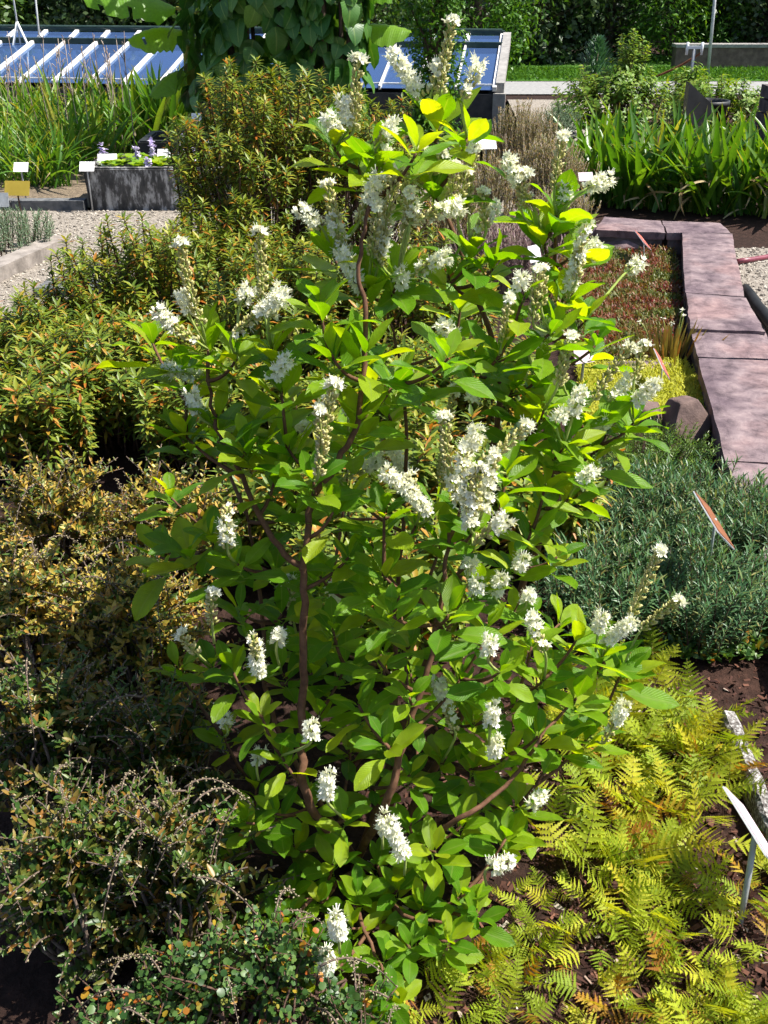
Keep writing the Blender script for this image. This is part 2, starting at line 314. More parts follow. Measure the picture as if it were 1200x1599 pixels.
class MB:
    def __init__(s):
        s.v, s.f, s.c, s.m = [], [], [], []

    def leaf(s, p, d, n, L, W, bend=0.3, fold=0.2, nseg=4, ss=(-1, 0, 1), prof=prof_ovate, tint=None, mat=0, wave=0.0, jag=0.0):
        d = d.normalized()
        side = d.cross(n)
        if side.length < 1e-5:
            side = d.cross(Vector((0.3, 0.7, 0.2)))
        side.normalize()
        n = side.cross(d)
        if tint is None:
            tint = rnd.random()
        b0 = len(s.v)
        k = len(ss)
        q = Vector(p)
        ph = rnd.random() * 6
        for i in range(nseg + 1):
            t = i / nseg
            a = bend * t
            dd = d * math.cos(a) - n * math.sin(a)
            nn = n * math.cos(a) + d * math.sin(a)
            w = prof(t) * W * 0.5
            for x in ss:
                ww = w * (1 + (rnd.uniform(-jag, jag) if abs(x) == 1 else 0))
                h = fold * abs(x) * w + wave * W * math.sin(t * 9 + ph + x) * abs(x)
                s.v.append(q + side * (x * ww) + nn * h)
                s.c.append((tint, t, x * 0.5 + 0.5, 1))
            q = q + dd * (L / nseg)
        for i in range(nseg):
            for j in range(k - 1):
                a = b0 + i * k + j
                s.f.append((a, a + 1, a + k + 1, a + k))
                s.m.append(mat)

    def tube(s, pts, radii, n=5, mat=0, cap=True):
        pts = [Vector(p) for p in pts]
        b0 = len(s.v)
        tint = rnd.random()
        ref = None
        for i, p in enumerate(pts):
            d = (pts[min(i + 1, len(pts) - 1)] - pts[max(i - 1, 0)])
            if d.length < 1e-9:
                d = Vector((0, 0, 1))
            d.normalize()
            if ref is None:
                ref = d.orthogonal().normalized()
            x = (ref - d * ref.dot(d))
            x = x.normalized() if x.length > 1e-6 else d.orthogonal().normalized()
            ref = x
            y = d.cross(x)
            r = radii[i] if hasattr(radii, '__len__') else radii
            for j in range(n):
                a = 2 * math.pi * j / n
                s.v.append(p + x * (math.cos(a) * r) + y * (math.sin(a) * r))
                s.c.append((tint, i / max(1, len(pts) - 1), 0.5, 1))
        for i in range(len(pts) - 1):
            for j in range(n):
                a = b0 + i * n + j
                b = b0 + i * n + (j + 1) % n
                s.f.append((a, b, b + n, a + n)); s.m.append(mat)
        if cap:
            s.f.append(tuple(b0 + (len(pts) - 1) * n + j for j in range(n))); s.m.append(mat)
            s.f.append(tuple(b0 + n - 1 - j for j in range(n))); s.m.append(mat)

    def bead(s, p, ax, r, L, mat=0, n=5):
        ax = ax.normalized()
        x = ax.orthogonal().normalized()
        y = ax.cross(x)
        b0 = len(s.v)
        tint = rnd.random()
        p = Vector(p)
        s.v.append(p); s.c.append((tint, 0, .5, 1))
        for tt, rr in ((0.3, 0.9), (0.7, 0.8)):
            for j in range(n):
                a = 2 * math.pi * j / n + tt
                s.v.append(p + ax * (L * tt) + (x * math.cos(a) + y * math.sin(a)) * (r * rr)); s.c.append((tint, tt, .5, 1))
        s.v.append(p + ax * L); s.c.append((tint, 1, .5, 1))
        for j in range(n):
            k = (j + 1) % n
            s.f.append((b0, b0 + 1 + k, b0 + 1 + j)); s.m.append(mat)
            s.f.append((b0 + 1 + j, b0 + 1 + k, b0 + 1 + n + k, b0 + 1 + n + j)); s.m.append(mat)
            s.f.append((b0 + 1 + n + j, b0 + 1 + n + k, b0 + 1 + 2 * n)); s.m.append(mat)

    def hexa(s, P, mat=0):
        """eight corners: four below, four above, both counter-clockwise"""
        b = len(s.v)
        t = rnd.random()
        for p in P:
            s.v.append(Vector(p)); s.c.append((t, .5, .5, 1))
        for f in ((3, 2, 1, 0), (4, 5, 6, 7), (0, 1, 5, 4), (1, 2, 6, 5), (2, 3, 7, 6), (3, 0, 4, 7)):
            s.f.append(tuple(b + i for i in f)); s.m.append(mat)

    def box(s, c, size, rz=0.0, mat=0, rx=0.0):
        mt = Matrix.Rotation(rz, 3, 'Z') @ Matrix.Rotation(rx, 3, 'X')
        hx, hy, hz = size[0] / 2, size[1] / 2, size[2] / 2
        c = Vector(c)
        s.hexa([c + mt @ Vector(q) for q in ((-hx, -hy, -hz), (hx, -hy, -hz), (hx, hy, -hz), (-hx, hy, -hz), (-hx, -hy, hz), (hx, -hy, hz), (hx, hy, hz), (-hx, hy, hz))], mat)

    def mesh(s, name, mats, smooth=True, off=None):
        me = bpy.data.meshes.new(name)
        vs = s.v if off is None else [p - off for p in s.v]
        me.from_pydata([tuple(p) for p in vs], [], s.f)
        at = me.attributes.new('tint', 'FLOAT_COLOR', 'POINT')
        at.data.foreach_set('color', np.array(s.c, dtype=np.float32).ravel())
        for m in mats:
            me.materials.append(m)
        if len(mats) > 1:
            me.polygons.foreach_set('material_index', np.array(s.m, dtype=np.int32))
        if smooth:
            me.polygons.foreach_set('use_smooth', np.ones(len(me.polygons), dtype=bool))
        me.update()
        return me


def link(name, me, parent=None, mat=None):
    o = bpy.data.objects.new(name, me)
    C.objects.link(o)
    if parent:
        o.parent = parent
    if mat is not None:
        o.matrix_basis = mat
    return o


def tag(o, label=None, cat=None, group=None, kind=None):
    if label: o['label'] = label
    if cat: o['category'] = cat
    if group: o['group'] = group
    if kind: o['kind'] = kind
    return o


def thing(name, loc, label, cat, group=None):
    o = bpy.data.objects.new(name, None)
    o.empty_display_size = 0.1
    C.objects.link(o)
    o.location = loc
    return tag(o, label, cat, group)


def frame(d, n):
    """matrix columns: x side, y along d, z near n"""
    d = d.normalized()
    x = d.cross(n)
    if x.length < 1e-5:
        x = d.orthogonal()
    x.normalize()
    z = x.cross(d)
    return Matrix((x, d, z)).transposed()


def xf(loc, rot3, sc):
    return Matrix.Translation(loc) @ (rot3 @ Matrix.Scale(sc, 3)).to_4x4()


def rv(r=rnd):
    while True:
        v = Vector((r.uniform(-1, 1), r.uniform(-1, 1), r.uniform(-1, 1)))
        if 0.05 < v.length < 1:
            return v.normalized()


def join_instances(name, mesh_list, items, mats, parent, off):
    """items: (variant, 4x4) -> one mesh"""
    V, Cc, FF, base = [], [], [], 0
    cache = {}
    for vi, mt in items:
        if vi not in cache:
            me = mesh_list[vi]
            n = len(me.vertices)
            co = np.empty(n * 3, dtype=np.float32); me.vertices.foreach_get('co', co)
            cc = np.empty(n * 4, dtype=np.float32); me.attributes['tint'].data.foreach_get('color', cc)
            cache[vi] = (co.reshape(-1, 3), cc.reshape(-1, 4), [tuple(p.vertices) for p in me.polygons])
        co, cc, fs = cache[vi]
        m = np.array(mt)
        V.append(co @ m[:3, :3].T + m[:3, 3])
        c2 = cc.copy(); c2[:, 0] = rnd.random(); Cc.append(c2)
        FF.extend([tuple(i + base for i in f) for f in fs])
        base += len(co)
    me = bpy.data.meshes.new(name)
    me.from_pydata(np.concatenate(V).tolist(), [], FF)
    at = me.attributes.new('tint', 'FLOAT_COLOR', 'POINT')
    at.data.foreach_set('color', np.concatenate(Cc).astype(np.float32).ravel())
    for m in mats:
        me.materials.append(m)
    me.polygons.foreach_set('use_smooth', np.ones(len(me.polygons), dtype=bool))
    o = link(name, me, parent)
    return o


def quads_cloud(name, P, Nn, size, aspect, mats, parent=None, seed=1):
    """N small pointed leaf faces, all at once"""
    rg = np.random.default_rng(seed)
    n = len(P)
    t = rg.normal(size=(n, 3))
    t -= (t * Nn).sum(1, keepdims=True) * Nn
    t /= np.linalg.norm(t, axis=1, keepdims=True) + 1e-9
    b = np.cross(Nn, t)
    s = (size * rg.uniform(0.6, 1.25, n))[:, None]
    V = np.empty((n, 4, 3), dtype=np.float32)
    V[:, 0] = P - t * s * .5
    V[:, 1] = P - b * s * aspect * .5 + Nn * s * .08
    V[:, 2] = P + t * s * .5
    V[:, 3] = P + b * s * aspect * .5 + Nn * s * .08
    me = bpy.data.meshes.new(name)
    me.vertices.add(n * 4); me.loops.add(n * 4); me.polygons.add(n)
    me.vertices.foreach_set('co', V.ravel())
    me.loops.foreach_set('vertex_index', np.arange(n * 4, dtype=np.int32))
    me.polygons.foreach_set('loop_start', np.arange(0, n * 4, 4, dtype=np.int32))
    me.polygons.foreach_set('loop_total', np.full(n, 4, dtype=np.int32))
    me.update(calc_edges=True)
    at = me.attributes.new('tint', 'FLOAT_COLOR', 'POINT')
    c = np.ones((n, 4, 4), dtype=np.float32)
    c[:, :, 0] = rg.random(n)[:, None] * 0.999
    c[:, :, 1] = np.array([0, .5, 1, .5]); c[:, :, 2] = np.array([.5, 0, .5, 1])
    at.data.foreach_set('color', c.ravel())
    for m in mats:
        me.materials.append(m)
    me.validate()
    return link(name, me, parent)


def fbm(x, y, s=1.0, z=0.0):
    return noise.fractal(Vector((x * s, y * s, z)), 0.9, 2.1, 4)


# ------------------------------------------------------------------ the ground
def ground():
    xs = sorted(set([-300, -120, -60, -30, -18, -12, -8, -6] + [round(-5 + i * .1, 3) for i in range(101)] + [6, 8, 12, 18, 30, 60, 120, 300]))
    ys = sorted(set([-300, -100, -40, -15, -6, -3, -1.5, -.6] + [round(i * .1, 3) for i in range(0, 81)] + [9, 10, 12, 14, 17, 20, 25, 30, 40, 60, 120, 300]))
    mb = MB()
    for y in ys:
        for x in xs:
            z = 0.022 * fbm(x, y, 2.2) - .012 if (abs(x) < 5 and -.6 < y < 5.2) else -.012
            mb.v.append(Vector((x, y, z))); mb.c.append((.5, .5, .5, 1))
    k = len(xs)
    for j in range(len(ys) - 1):
        for i in range(k - 1):
            a = j * k + i
            mb.f.append((a, a + 1, a + k + 1, a + k)); mb.m.append(0)
    tag(link('ground', mb.mesh('ground', [M['soil']])), 'dark peaty garden soil', kind='structure')


ground()


def sheet(name, pts, z, mat, label):
    mb = MB()
    for p in pts:
        mb.v.append(Vector((p[0], p[1], z))); mb.c.append((.5, .5, .5, 1))
    mb.f.append(tuple(range(len(pts)))); mb.m.append(0)
    return tag(link(name, mb.mesh(name, [mat], smooth=False)), label, kind='structure')


gravel_poly = [(-6, 7.42), (-6, 3.6), (-2.6, 4.4), (-.9, 5.6), (.5, 6.4), (1.3, 7.6), (1.6, 14.0), (3.5, 14.0), (1.4, 9.5), (.6, 8.6), (-1, 7.42)]
sheet('gravel_path', gravel_poly, .006, M['gravel'], 'pale gravel path between the beds')
sheet('gravel_strip', [(2.15, 6.35), (1.95, 5.9), (1.6, 3.6), (1.35, 2.2), (5, 2.2), (5, 6.35)], .006, M['gravel'], 'pale gravel beside the stone wall')
sheet('garden_bed', [(-6.5, 7.5), (-1.0, 7.5), (-.6, 9.0), (-.4, 11.2), (-6.5, 11.2)], .012, M['bed_soil'], 'pale dry garden soil of the lily bed')
sheet('paved_path', [(-9, 14.6), (14, 14.6), (14, 16.2), (-9, 16.2)], .006, M['asphalt'], 'grey paved path in front of the lawn')
sheet('lawn', [(-12, 16.25), (16, 16.25), (16, 21), (-12, 21)], .01, M['lawn'], 'green lawn strip under the trees')


def hillside():
    mb = MB()
    xs = [-30 + i * 1.5 for i in range(48)]
    ys = [23.5, 24, 25, 26.5, 28, 31, 36, 46]
    for y in ys:
        for x in xs:
            z = -.2 + min(2.4, (y - 23.5) * 1.9) + 0.5 * fbm(x, y, .4)
            mb.v.append(Vector((x, y, max(-.3, z)))); mb.c.append((.5, .5, .5, 1))
    k = len(xs)
    for j in range(len(ys) - 1):
        for i in range(k - 1):
            a = j * k + i
            mb.f.append((a, a + 1, a + k + 1, a + k)); mb.m.append(0)
    tag(link('hillside', mb.mesh('hillside', [M['hill']])), 'dark wooded slope behind the trees', kind='structure')
    rg = np.random.default_rng(3)
    n = 16000
    P = np.stack([rg.uniform(-16, 18, n), rg.uniform(22.8, 26, n), np.zeros(n)], 1)
    P[:, 2] = np.clip((P[:, 1] - 23.5) * 1.9, 0, 2.2) + rg.uniform(0, 1.0, n)
    Nn = rg.normal(size=(n, 3)) * .7 + np.array([0, -.8, .5]); Nn /= np.linalg.norm(Nn, axis=1, keepdims=True)
    tag(quads_cloud('undergrowth', P, Nn, .16, .6, [M['dark_leaf']], seed=5), 'dark leafy undergrowth on the slope behind the trees', 'undergrowth', kind='stuff')


hillside()


def in_poly(x, y, poly):
    c = False
    j = len(poly) - 1
    for i in range(len(poly)):
        xi, yi = poly[i][:2]; xj, yj = poly[j][:2]
        if (yi > y) != (yj > y) and x < (xj - xi) * (y - yi) / (yj - yi) + xi:
            c = not c
        j = i
    return c


def pebbles(name, poly, n, size, label, box):
    mb = MB()
    k = 0
    while k < n:
        x, y = rnd.uniform(box[0], box[1]), rnd.uniform(box[2], box[3])
        if not in_poly(x, y, poly):
            continue
        k += 1
        s = size * rnd.uniform(.6, 1.3)
        ax = (rv() + Vector((0, 0, .2)))
        ax.z *= .35
        mb.bead(Vector((x, y, .006 + s * .25)) - ax.normalized() * s, ax, s * .62, s * 2, n=4)
    tag(link(name, mb.mesh(name, [M['pebble']], smooth=False)), label, 'gravel', kind='stuff')


pebbles('path_pebbles', gravel_poly, 7000, .011, 'pale pebbles lying on the gravel path', (-3.4, .4, 3.6, 7.42))
pebbles('strip_pebbles', [(2.15, 6.35), (1.95, 5.9), (1.6, 3.6), (1.5, 2.6), (3.2, 2.6), (3.2, 6.35)], 6500, .011, 'pale pebbles beside the stone wall', (1.5, 3.2, 2.6, 6.35))


def chips():
    mb = MB()
    for i in range(5200):
        px, py = rnd.uniform(560, 1230), rnd.uniform(960, 1640)
        p = G(px, py, 0.0)
        p.z = 0.022 * fbm(p.x, p.y, 2.2) - .012 + .004
        if p.y > 2.4:
            continue
        d = rv(); d.z *= .35
        L = rnd.uniform(.006, .022)
        mb.leaf(p, d, Vector((0, 0, 1)) + rv() * .7, L, L * rnd.uniform(.25, .6), 0.2, .1, 1, ss=(-1, 1), prof=lambda t: 1)
    tag(link('bark_mulch', mb.mesh('bark_mulch', [M['chip']], smooth=False)), 'red-brown bark mulch scattered round the ferns', 'mulch', kind='stuff')


chips()


# ------------------------------------------------------------------ stone wall with coping slabs
def slab_mesh(quad, ztop, th, seed, n=9):
    """quad: four ground points (x,y), counter-clockwise; uneven edges and surface"""
    mb = MB()
    a, b, c, d = [Vector((p[0], p[1], 0)) for p in quad]
    top = {}
    for j in range(n + 1):
        for i in range(n + 1):
            u, v = i / n, j / n
            p = a * (1 - u) * (1 - v) + b * u * (1 - v) + c * u * v + d * (1 - u) * v
            edge = (i in (0, n)) or (j in (0, n))
            jx = .007 * noise.noise(Vector((p.x * 14, p.y * 14, seed))) if edge else 0
            jy = .007 * noise.noise(Vector((p.x * 14 + 9, p.y * 14, seed))) if edge else 0
            z = ztop + .004 * noise.noise(Vector((p.x * 9, p.y * 9, seed * 3.1))) - (.006 if edge else 0)
            top[i, j] = len(mb.v)
            mb.v.append(Vector((p.x + jx, p.y + jy, z))); mb.c.append((seed % 1, u, v, 1))
    for j in range(n):
        for i in range(n):
            mb.f.append((top[i, j], top[i + 1, j], top[i + 1, j + 1], top[i, j + 1])); mb.m.append(0)
    ring = [(i, 0) for i in range(n)] + [(n, j) for j in range(n)] + [(i, n) for i in range(n, 0, -1)] + [(0, j) for j in range(n, 0, -1)]
    low = []
    for (i, j) in ring:
        p = mb.v[top[i, j]].copy()
        p.z = ztop - th + .006 * noise.noise(p * 20)
        cc = (a + b + c + d) / 4
        p.x += (cc.x - p.x) * .02 + rnd.uniform(-.004, .004); p.y += (cc.y - p.y) * .02
        low.append(len(mb.v)); mb.v.append(p); mb.c.append((.5, .5, .5, 1))
    m = len(ring)
    for q in range(m):
        r2 = (q + 1) % m
        mb.f.append((top[ring[q]], low[q], low[r2], top[ring[r2]])); mb.m.append(0)
    mb.f.append(tuple(reversed(low))); mb.m.append(0)
    return mb


def stone_wall():
    Z = .13
    root = thing('stone_wall', G(1100, 560, 0), 'low garden wall topped with broad purple-grey sandstone slabs', 'wall')
    off = root.location.copy()
    rows = [(1066, 361, 1143, 363, 0), (1071, 455, 1164, 462, 0), (1080, 512, 1196, 517, 0), (1090, 556, 1214, 560, -.02), (1135, 717, 1288, 726, -.02), (1186, 850, 1380, 865, -.025), (1260, 1040, 1500, 1060, -.025)]
    k = 0
    for i in range(len(rows) - 1):
        f, nn = rows[i], rows[i + 1]
        dz = nn[4]
        far_l, far_r = G(f[0], f[1], Z + dz), G(f[2], f[3], Z + dz)
        near_l, near_r = G(nn[0], nn[1], Z + dz), G(nn[2], nn[3], Z + dz)
        g = .006
        q = [near_l + Vector((0, g, 0)), near_r + Vector((0, g, 0)), far_r - Vector((0, g, 0)), far_l - Vector((0, g, 0))]
        mb = slab_mesh([(p.x, p.y) for p in q], Z + dz, .055, k + .37)
        link('coping_slab', mb.mesh('coping_slab', [M['sandstone']], smooth=False, off=off), root)
        cm = sum(q, Vector()) / 4
        w = MB()
        P = [cm + (p - cm) * .93 for p in q]
        w.hexa([Vector((p.x, p.y, -.05)) for p in P] + [Vector((p.x, p.y, Z + dz - .05)) for p in P])
        link('wall_block', w.mesh('wall_block', [M['wall_stone']], smooth=False, off=off), root)
        k += 1
    arm = [(931, 357, 1040, 362, 1032, 343, 944, 337), (1042, 362, 1142, 362, 1125, 347, 1034, 343)]
    for r in arm:
        q = [G(r[2 * i], r[2 * i + 1], Z) for i in range(4)]
        mb = slab_mesh([(p.x, p.y) for p in q], Z, .05, k + .37)
        link('coping_slab', mb.mesh('coping_slab', [M['sandstone']], smooth=False, off=off), root)
        w = MB()
        cm = sum(q, Vector()) / 4
        P = [cm + (p - cm) * .93 for p in q]
        w.hexa([Vector((p.x, p.y, -.05)) for p in P] + [Vector((p.x, p.y, Z - .045)) for p in P])
        link('wall_block', w.mesh('wall_block', [M['wall_stone']], smooth=False, off=off), root)
        k += 1


stone_wall()


def rock(name, label, c, size, seed, mat='rock', group=None, cut=None):
    import bmesh
    bm = bmesh.new()
    bmesh.ops.create_icosphere(bm, subdivisions=4, radius=1)
    for v in bm.verts:
        p = v.co.copy()
        q = p * (1 + .22 * noise.fractal(p * 1.3 + Vector((seed, 0, 0)), .9, 2.1, 3))
        for pl in (Vector((.5, -.6, .6)), Vector((-.7, -.4, .4)), Vector((.1, .2, 1)), Vector((.9, .2, .1)), Vector((-.3, .8, .3))):
            e = q.dot(pl.normalized()) - .58
            if e > 0:
                q -= pl.normalized() * e * .95
        v.co = Vector((q.x * size[0], q.y * size[1], q.z * size[2]))
    me = bpy.data.meshes.new(name)
    bm.to_mesh(me); bm.free()
    at = me.attributes.new('tint', 'FLOAT_COLOR', 'POINT')
    me.materials.append(M[mat])
    me.polygons.foreach_set('use_smooth', np.ones(len(me.polygons), dtype=bool))
    o = link(name, me, None, Matrix.Translation(c) @ Matrix.Rotation(seed, 4, 'Z'))
    return tag(o, label, 'rock', group)


b = G(1072, 682)
rock('rock', 'dark brown boulder resting against the foot of the stone wall', b + Vector((0, .06, .055)), (.115, .10, .125), 1.3)
b = G(1015, 672)
rock('rock', 'rounded brown stone half hidden behind white blossoms, beside the boulder', b + Vector((0, .06, .03)), (.09, .08, .085), 4.1)
b = G(985, 392)
rock('rock', 'long flat stone lying in the shade under the far wall slabs', b + Vector((0, .05, .03)), (.26, .08, .06), .05, 'sandstone')
b = G(940, 380)
rock('rock', 'blocky pale stone at the free end of the far wall slabs', b + Vector((-.03, .03, .07)), (.14, .08, .07), .02, 'sandstone')
b = G(1000, 573)
rock('rock', 'narrow flat stone edging the yellow moss', b + Vector((0, 0, .012)), (.22, .05, .02), .03, 'sandstone')

# hose and pipe on the gravel strip
mb = MB()
pts = [G(1152, 408, .03), G(1170, 406, .025), G(1195, 402, .02), G(1225, 395, .02), G(1270, 392, .02), G(1330, 400, .02)]
mb.tube(pts, .016, 8)
tag(link('garden_hose', mb.mesh('garden_hose', [M['hose_red']])), 'dark red garden hose lying across the gravel strip', 'hose')
mb = MB()
pts = [G(1163, 452, .04), G(1172, 462, .04), G(1182, 478, .04), G(1195, 492, .04), G(1215, 520, .04), G(1235, 570, .035)]
mb.tube(pts, .032, 9)
tag(link('drain_pipe', mb.mesh('drain_pipe', [M['hose_black']])), 'thick black pipe curving along the stone wall', 'pipe')


# ------------------------------------------------------------------ labels on stakes
def plant_sign(px, py, y, w, h, label, face='sign_white', back='sign_white', tilt=R(50), rz=0.0, stake_r=.006, base=0.0, group=None, stake='steel', border=None):
    """px, py: centre of the plate in the photograph; y: its distance"""
    c = D(px, py, y)
    root = thing('plant_label', (c.x, c.y, base), label, 'label', group)
    off = root.location.copy()
    rot = Matrix.Rotation(rz, 3, 'Z') @ Matrix.Rotation(tilt, 3, 'X')   # plate lies in local xz turned back by tilt
    mb = MB()
    ux, uz, n = rot @ Vector((1, 0, 0)), rot @ Vector((0, 1, 0)), rot @ Vector((0, 0, 1))
    e = .0018
    cor = [(-w / 2, -h / 2), (w / 2, -h / 2), (w / 2, h / 2), (-w / 2, h / 2)]
    mb.hexa([c + ux * a + uz * q - n * e for a, q in cor] + [c + ux * a + uz * q + n * e for a, q in cor])
    link('plate', mb.mesh('plate', [M[face]], smooth=False, off=off), root)
    if back != face:
        m2 = MB()
        m2.hexa([c + ux * a * .99 + uz * q * .985 - n * (e + .003) for a, q in cor] + [c + ux * a * .99 + uz * q * .985 - n * (e + .0002) for a, q in cor])
        link('backing', m2.mesh('backing', [M[back]], smooth=False, off=off), root)
    m3 = MB()
    top = c - n * .004 - uz * h * .25
    m3.tube([Vector((c.x, c.y, base - .05)), Vector((top.x, top.y, top.z - .02)) * .6 + Vector((c.x, c.y, top.z - .02)) * .4, top], stake_r, 6)
    link('stake', m3.mesh('stake', [M[stake]], off=off), root)
    return root


plant_sign(33, 261, 7.62, .105, .075, 'white plant label on a stake, second from the concrete trough')
plant_sign(136, 260, 7.40, .105, .075, 'white plant label on a stake close beside the end of the concrete trough')
plant_sign(168, 250, 7.72, .14, .10, 'tilted large white label at the corner of the concrete trough', base=.25, rz=R(6))
plant_sign(257, 240, 7.85, .10, .075, 'white label standing among the purple flowers in the trough', base=.2, rz=R(4))
plant_sign(307, 183, 8.5, .08, .07, 'small bluish white label half hidden behind the tall leafy bush', base=0)
plant_sign(27, 294, 6.95, .17, .10, 'ochre yellow plant label on a thin post by the timber edge', 'sign_ochre', 'sign_ochre', tilt=R(60), rz=R(-4), stake='tea_stem')
plant_sign(3, 312, 6.75, .09, .09, 'grey green plant label at the timber-edged bed', 'steel', 'steel', tilt=R(75), stake='tea_stem')
plant_sign(759, 223, 7.6, .15, .10, 'broad white label standing in the dry heath', rz=R(8))
plant_sign(835, 396, 4.6, .075, .075, 'white plastic tag behind the pepperbush leaves', tilt=R(70), rz=R(40))
plant_sign(915, 276, 6.9, .10, .06, 'pale pink label at the foot of the broad strap leaves', 'sign_pink', 'sign_pink', tilt=R(55), rz=R(10))
plant_sign(912, 556, 4.05, .09, .06, 'pink label hidden between pepperbush leaves and bog plants', 'sign_pink', 'sign_pink', tilt=R(60), rz=R(20))


def edge_sign(p_a, p_b, z, w, turn, label, face, back, stake_r, foot):
    """a label seen nearly edge-on: p_a, p_b are the ends of its upper edge (pixels) at height z; foot: pixel of the stake's foot"""
    a, b = G(*p_a, z), G(*p_b, z)
    ax = (b - a).normalized()
    v = ((a + b) / 2 - CAM).normalized()
    v = (v - ax * v.dot(ax)).normalized()
    n = ax.cross(v)
    if n.z < 0:
        n = -n
    u = (v * math.cos(turn) + n * math.sin(turn)).normalized()
    nn = ax.cross(u).normalized()
    if nn.dot(v) < 0:
        nn = -nn                                   # nn points away from the camera: the printed face
    f = G(*foot)
    root = thing('plant_label', f, label, 'label')
    e = .0016
    def plate(k0, k1, sh):
        m = MB()
        c = (a + b) / 2 + u * (w / 2)
        P = [c + (q - c) * sh for q in (a, b, b + u * w, a + u * w)]
        m.hexa([q + nn * k0 - f for q in P] + [q + nn * k1 - f for q in P])
        return m
    link('plate', plate(-e, e, 1).mesh('plate', [M[face]], smooth=False), root)
    link('backing', plate(-e - .0022, -e - .0002, .97).mesh('backing', [M[back]], smooth=False), root)
    m = MB()
    top = (a + b) / 2 + u * w * .55 - nn * (e + .003)
    m.tube([Vector((0, 0, -.05)), (top - f) * .5, top - f], stake_r, 7)
    link('stake', m.mesh('stake', [M['steel']]), root)


edge_sign((990, 359), (1006, 380), .17, .06, R(9), 'white label with a red underside near the far wall slabs', 'sign_white', 'sign_red', .003, (1007, 412))
edge_sign((1021, 544), (1036, 578), .15, .05, R(9), 'white and red label on a wire stake above the yellow moss', 'sign_white', 'sign_red', .0025, (1031, 612))
edge_sign((1083, 767), (1122, 832), .34, .07, R(10), 'white edged label with a rusty brown back in the bog rosemary', 'sign_white', 'sign_brown', .004, (1104, 905))
edge_sign((1129, 1228), (1196, 1336), .2, .075, R(9), 'pinkish white label on a thick steel stake among the yellow ferns', 'sign_white', 'sign_pink', .006, (1158, 1440))

# ------------------------------------------------------------------ trough, kerbs, timber
def trough(name, x0, x1, y0, y1, h, label, mat, wall=.07, fill='water'):
    root = thing(name, ((x0 + x1) / 2, (y0 + y1) / 2, 0), label, 'trough')
    off = root.location.copy()
    import bmesh
    bm = bmesh.new()
    def ring(a, z):
        return [bm.verts.new((x, y, z)) for x, y in ((x0 + a, y0 + a), (x1 - a, y0 + a), (x1 - a, y1 - a), (x0 + a, y1 - a))]
    r1, r2, r3, r4 = ring(.015, -.02), ring(0, h), ring(wall, h), ring(wall + .01, h - .16)
    for A, B in ((r1, r2), (r2, r3), (r3, r4)):
        for i in range(4):
            bm.faces.new((A[i], A[(i + 1) % 4], B[(i + 1) % 4], B[i]))
    bm.faces.new(r4); bm.faces.new(list(reversed(r1)))
    bmesh.ops.bevel(bm, geom=list(bm.edges), offset=.012, segments=2, affect='EDGES')
    bmesh.ops.recalc_face_normals(bm, faces=bm.faces)
    me = bpy.data.meshes.new('basin')
    bm.to_mesh(me); bm.free()
    me.transform(Matrix.Translation(-off))
    me.materials.append(M[mat])
    link('basin', me, root)
    w = MB()
    for q in ((x0 + wall, y0 + wall), (x1 - wall, y0 + wall), (x1 - wall, y1 - wall), (x0 + wall, y1 - wall)):
        w.v.append(Vector((q[0], q[1], h - .05))); w.c.append((.5, .5, .5, 1))
    w.f.append((0, 1, 2, 3)); w.m.append(0)
    link('water', w.mesh('water', [M['water']], smooth=False, off=off), root)
    return root


TX0 = G(143, 325).x
trough('stone_trough', TX0, TX0 + 1.15, 7.44, 8.02, .30, 'dark concrete trough streaked with white lichen, full of water plants', 'concrete')
trough('stone_trough', TX0 + .22, TX0 + 1.25, 8.25, 8.8, .36, 'black water trough standing behind the lichen-streaked one', 'pot')


def floater(c, r, n=9):
    mb = MB()
    for i in range(n):
        a = i * 2.4 + rnd.random()
        d = Vector((math.cos(a), math.sin(a), rnd.uniform(.35, 1.0)))
        mb.leaf(Vector((0, 0, 0)), d, Vector((0, 0, 1)), r * rnd.uniform(.8, 1.2), r * .8, .7, .2, 3, prof=prof_round)
    return mb.mesh('floating_plant', [M['water_leaf']])


fl = [floater(None, .075) for _ in range(3)]
for i in range(34):
    p = Vector((TX0 + rnd.uniform(.12, 1.03), rnd.uniform(7.53, 7.92), .285))
    o = link('floating_water_plant', fl[i % 3], None, xf(p, Matrix.Rotation(rnd.uniform(0, 6), 3, 'Z'), rnd.uniform(.8, 1.2)))
    tag(o, 'lime green floating water plant in the lichen-streaked trough', 'water plant', 'water plants floating in the trough')


def lilac_spike(px, py, y, label):
    tip = D(px, py, y)
    root = thing('lilac_flower', (tip.x, tip.y, .25), label, 'flower', 'lilac flowers in the trough')
    off = root.location.copy()
    s = MB(); s.tube([Vector((tip.x, tip.y, .25)), tip], .006, 5)
    link('stem', s.mesh('stem', [M['water_leaf']], off=off), root)
    m = MB()
    for i in range(9):
        c = tip + Vector((0, 0, -.05 + .09 * i / 9)) + rv() * .012
        for k in range(5):
            d = rv() + Vector((0, -.5, .1))
            m.leaf(c, d, Vector((0, 0, 1)), .036, .026, .5, .1, 2)
    link('petals', m.mesh('petals', [M['lilac']], off=off), root)


for px, py, y in ((237, 228, 7.75), (283, 222, 7.9), (215, 238, 7.7), (300, 236, 7.65), (326, 232, 7.8), (231, 253, 7.52), (160, 236, 7.85)):
    lilac_spike(px, py, y, 'lilac flower spike rising from the water plants in the trough')

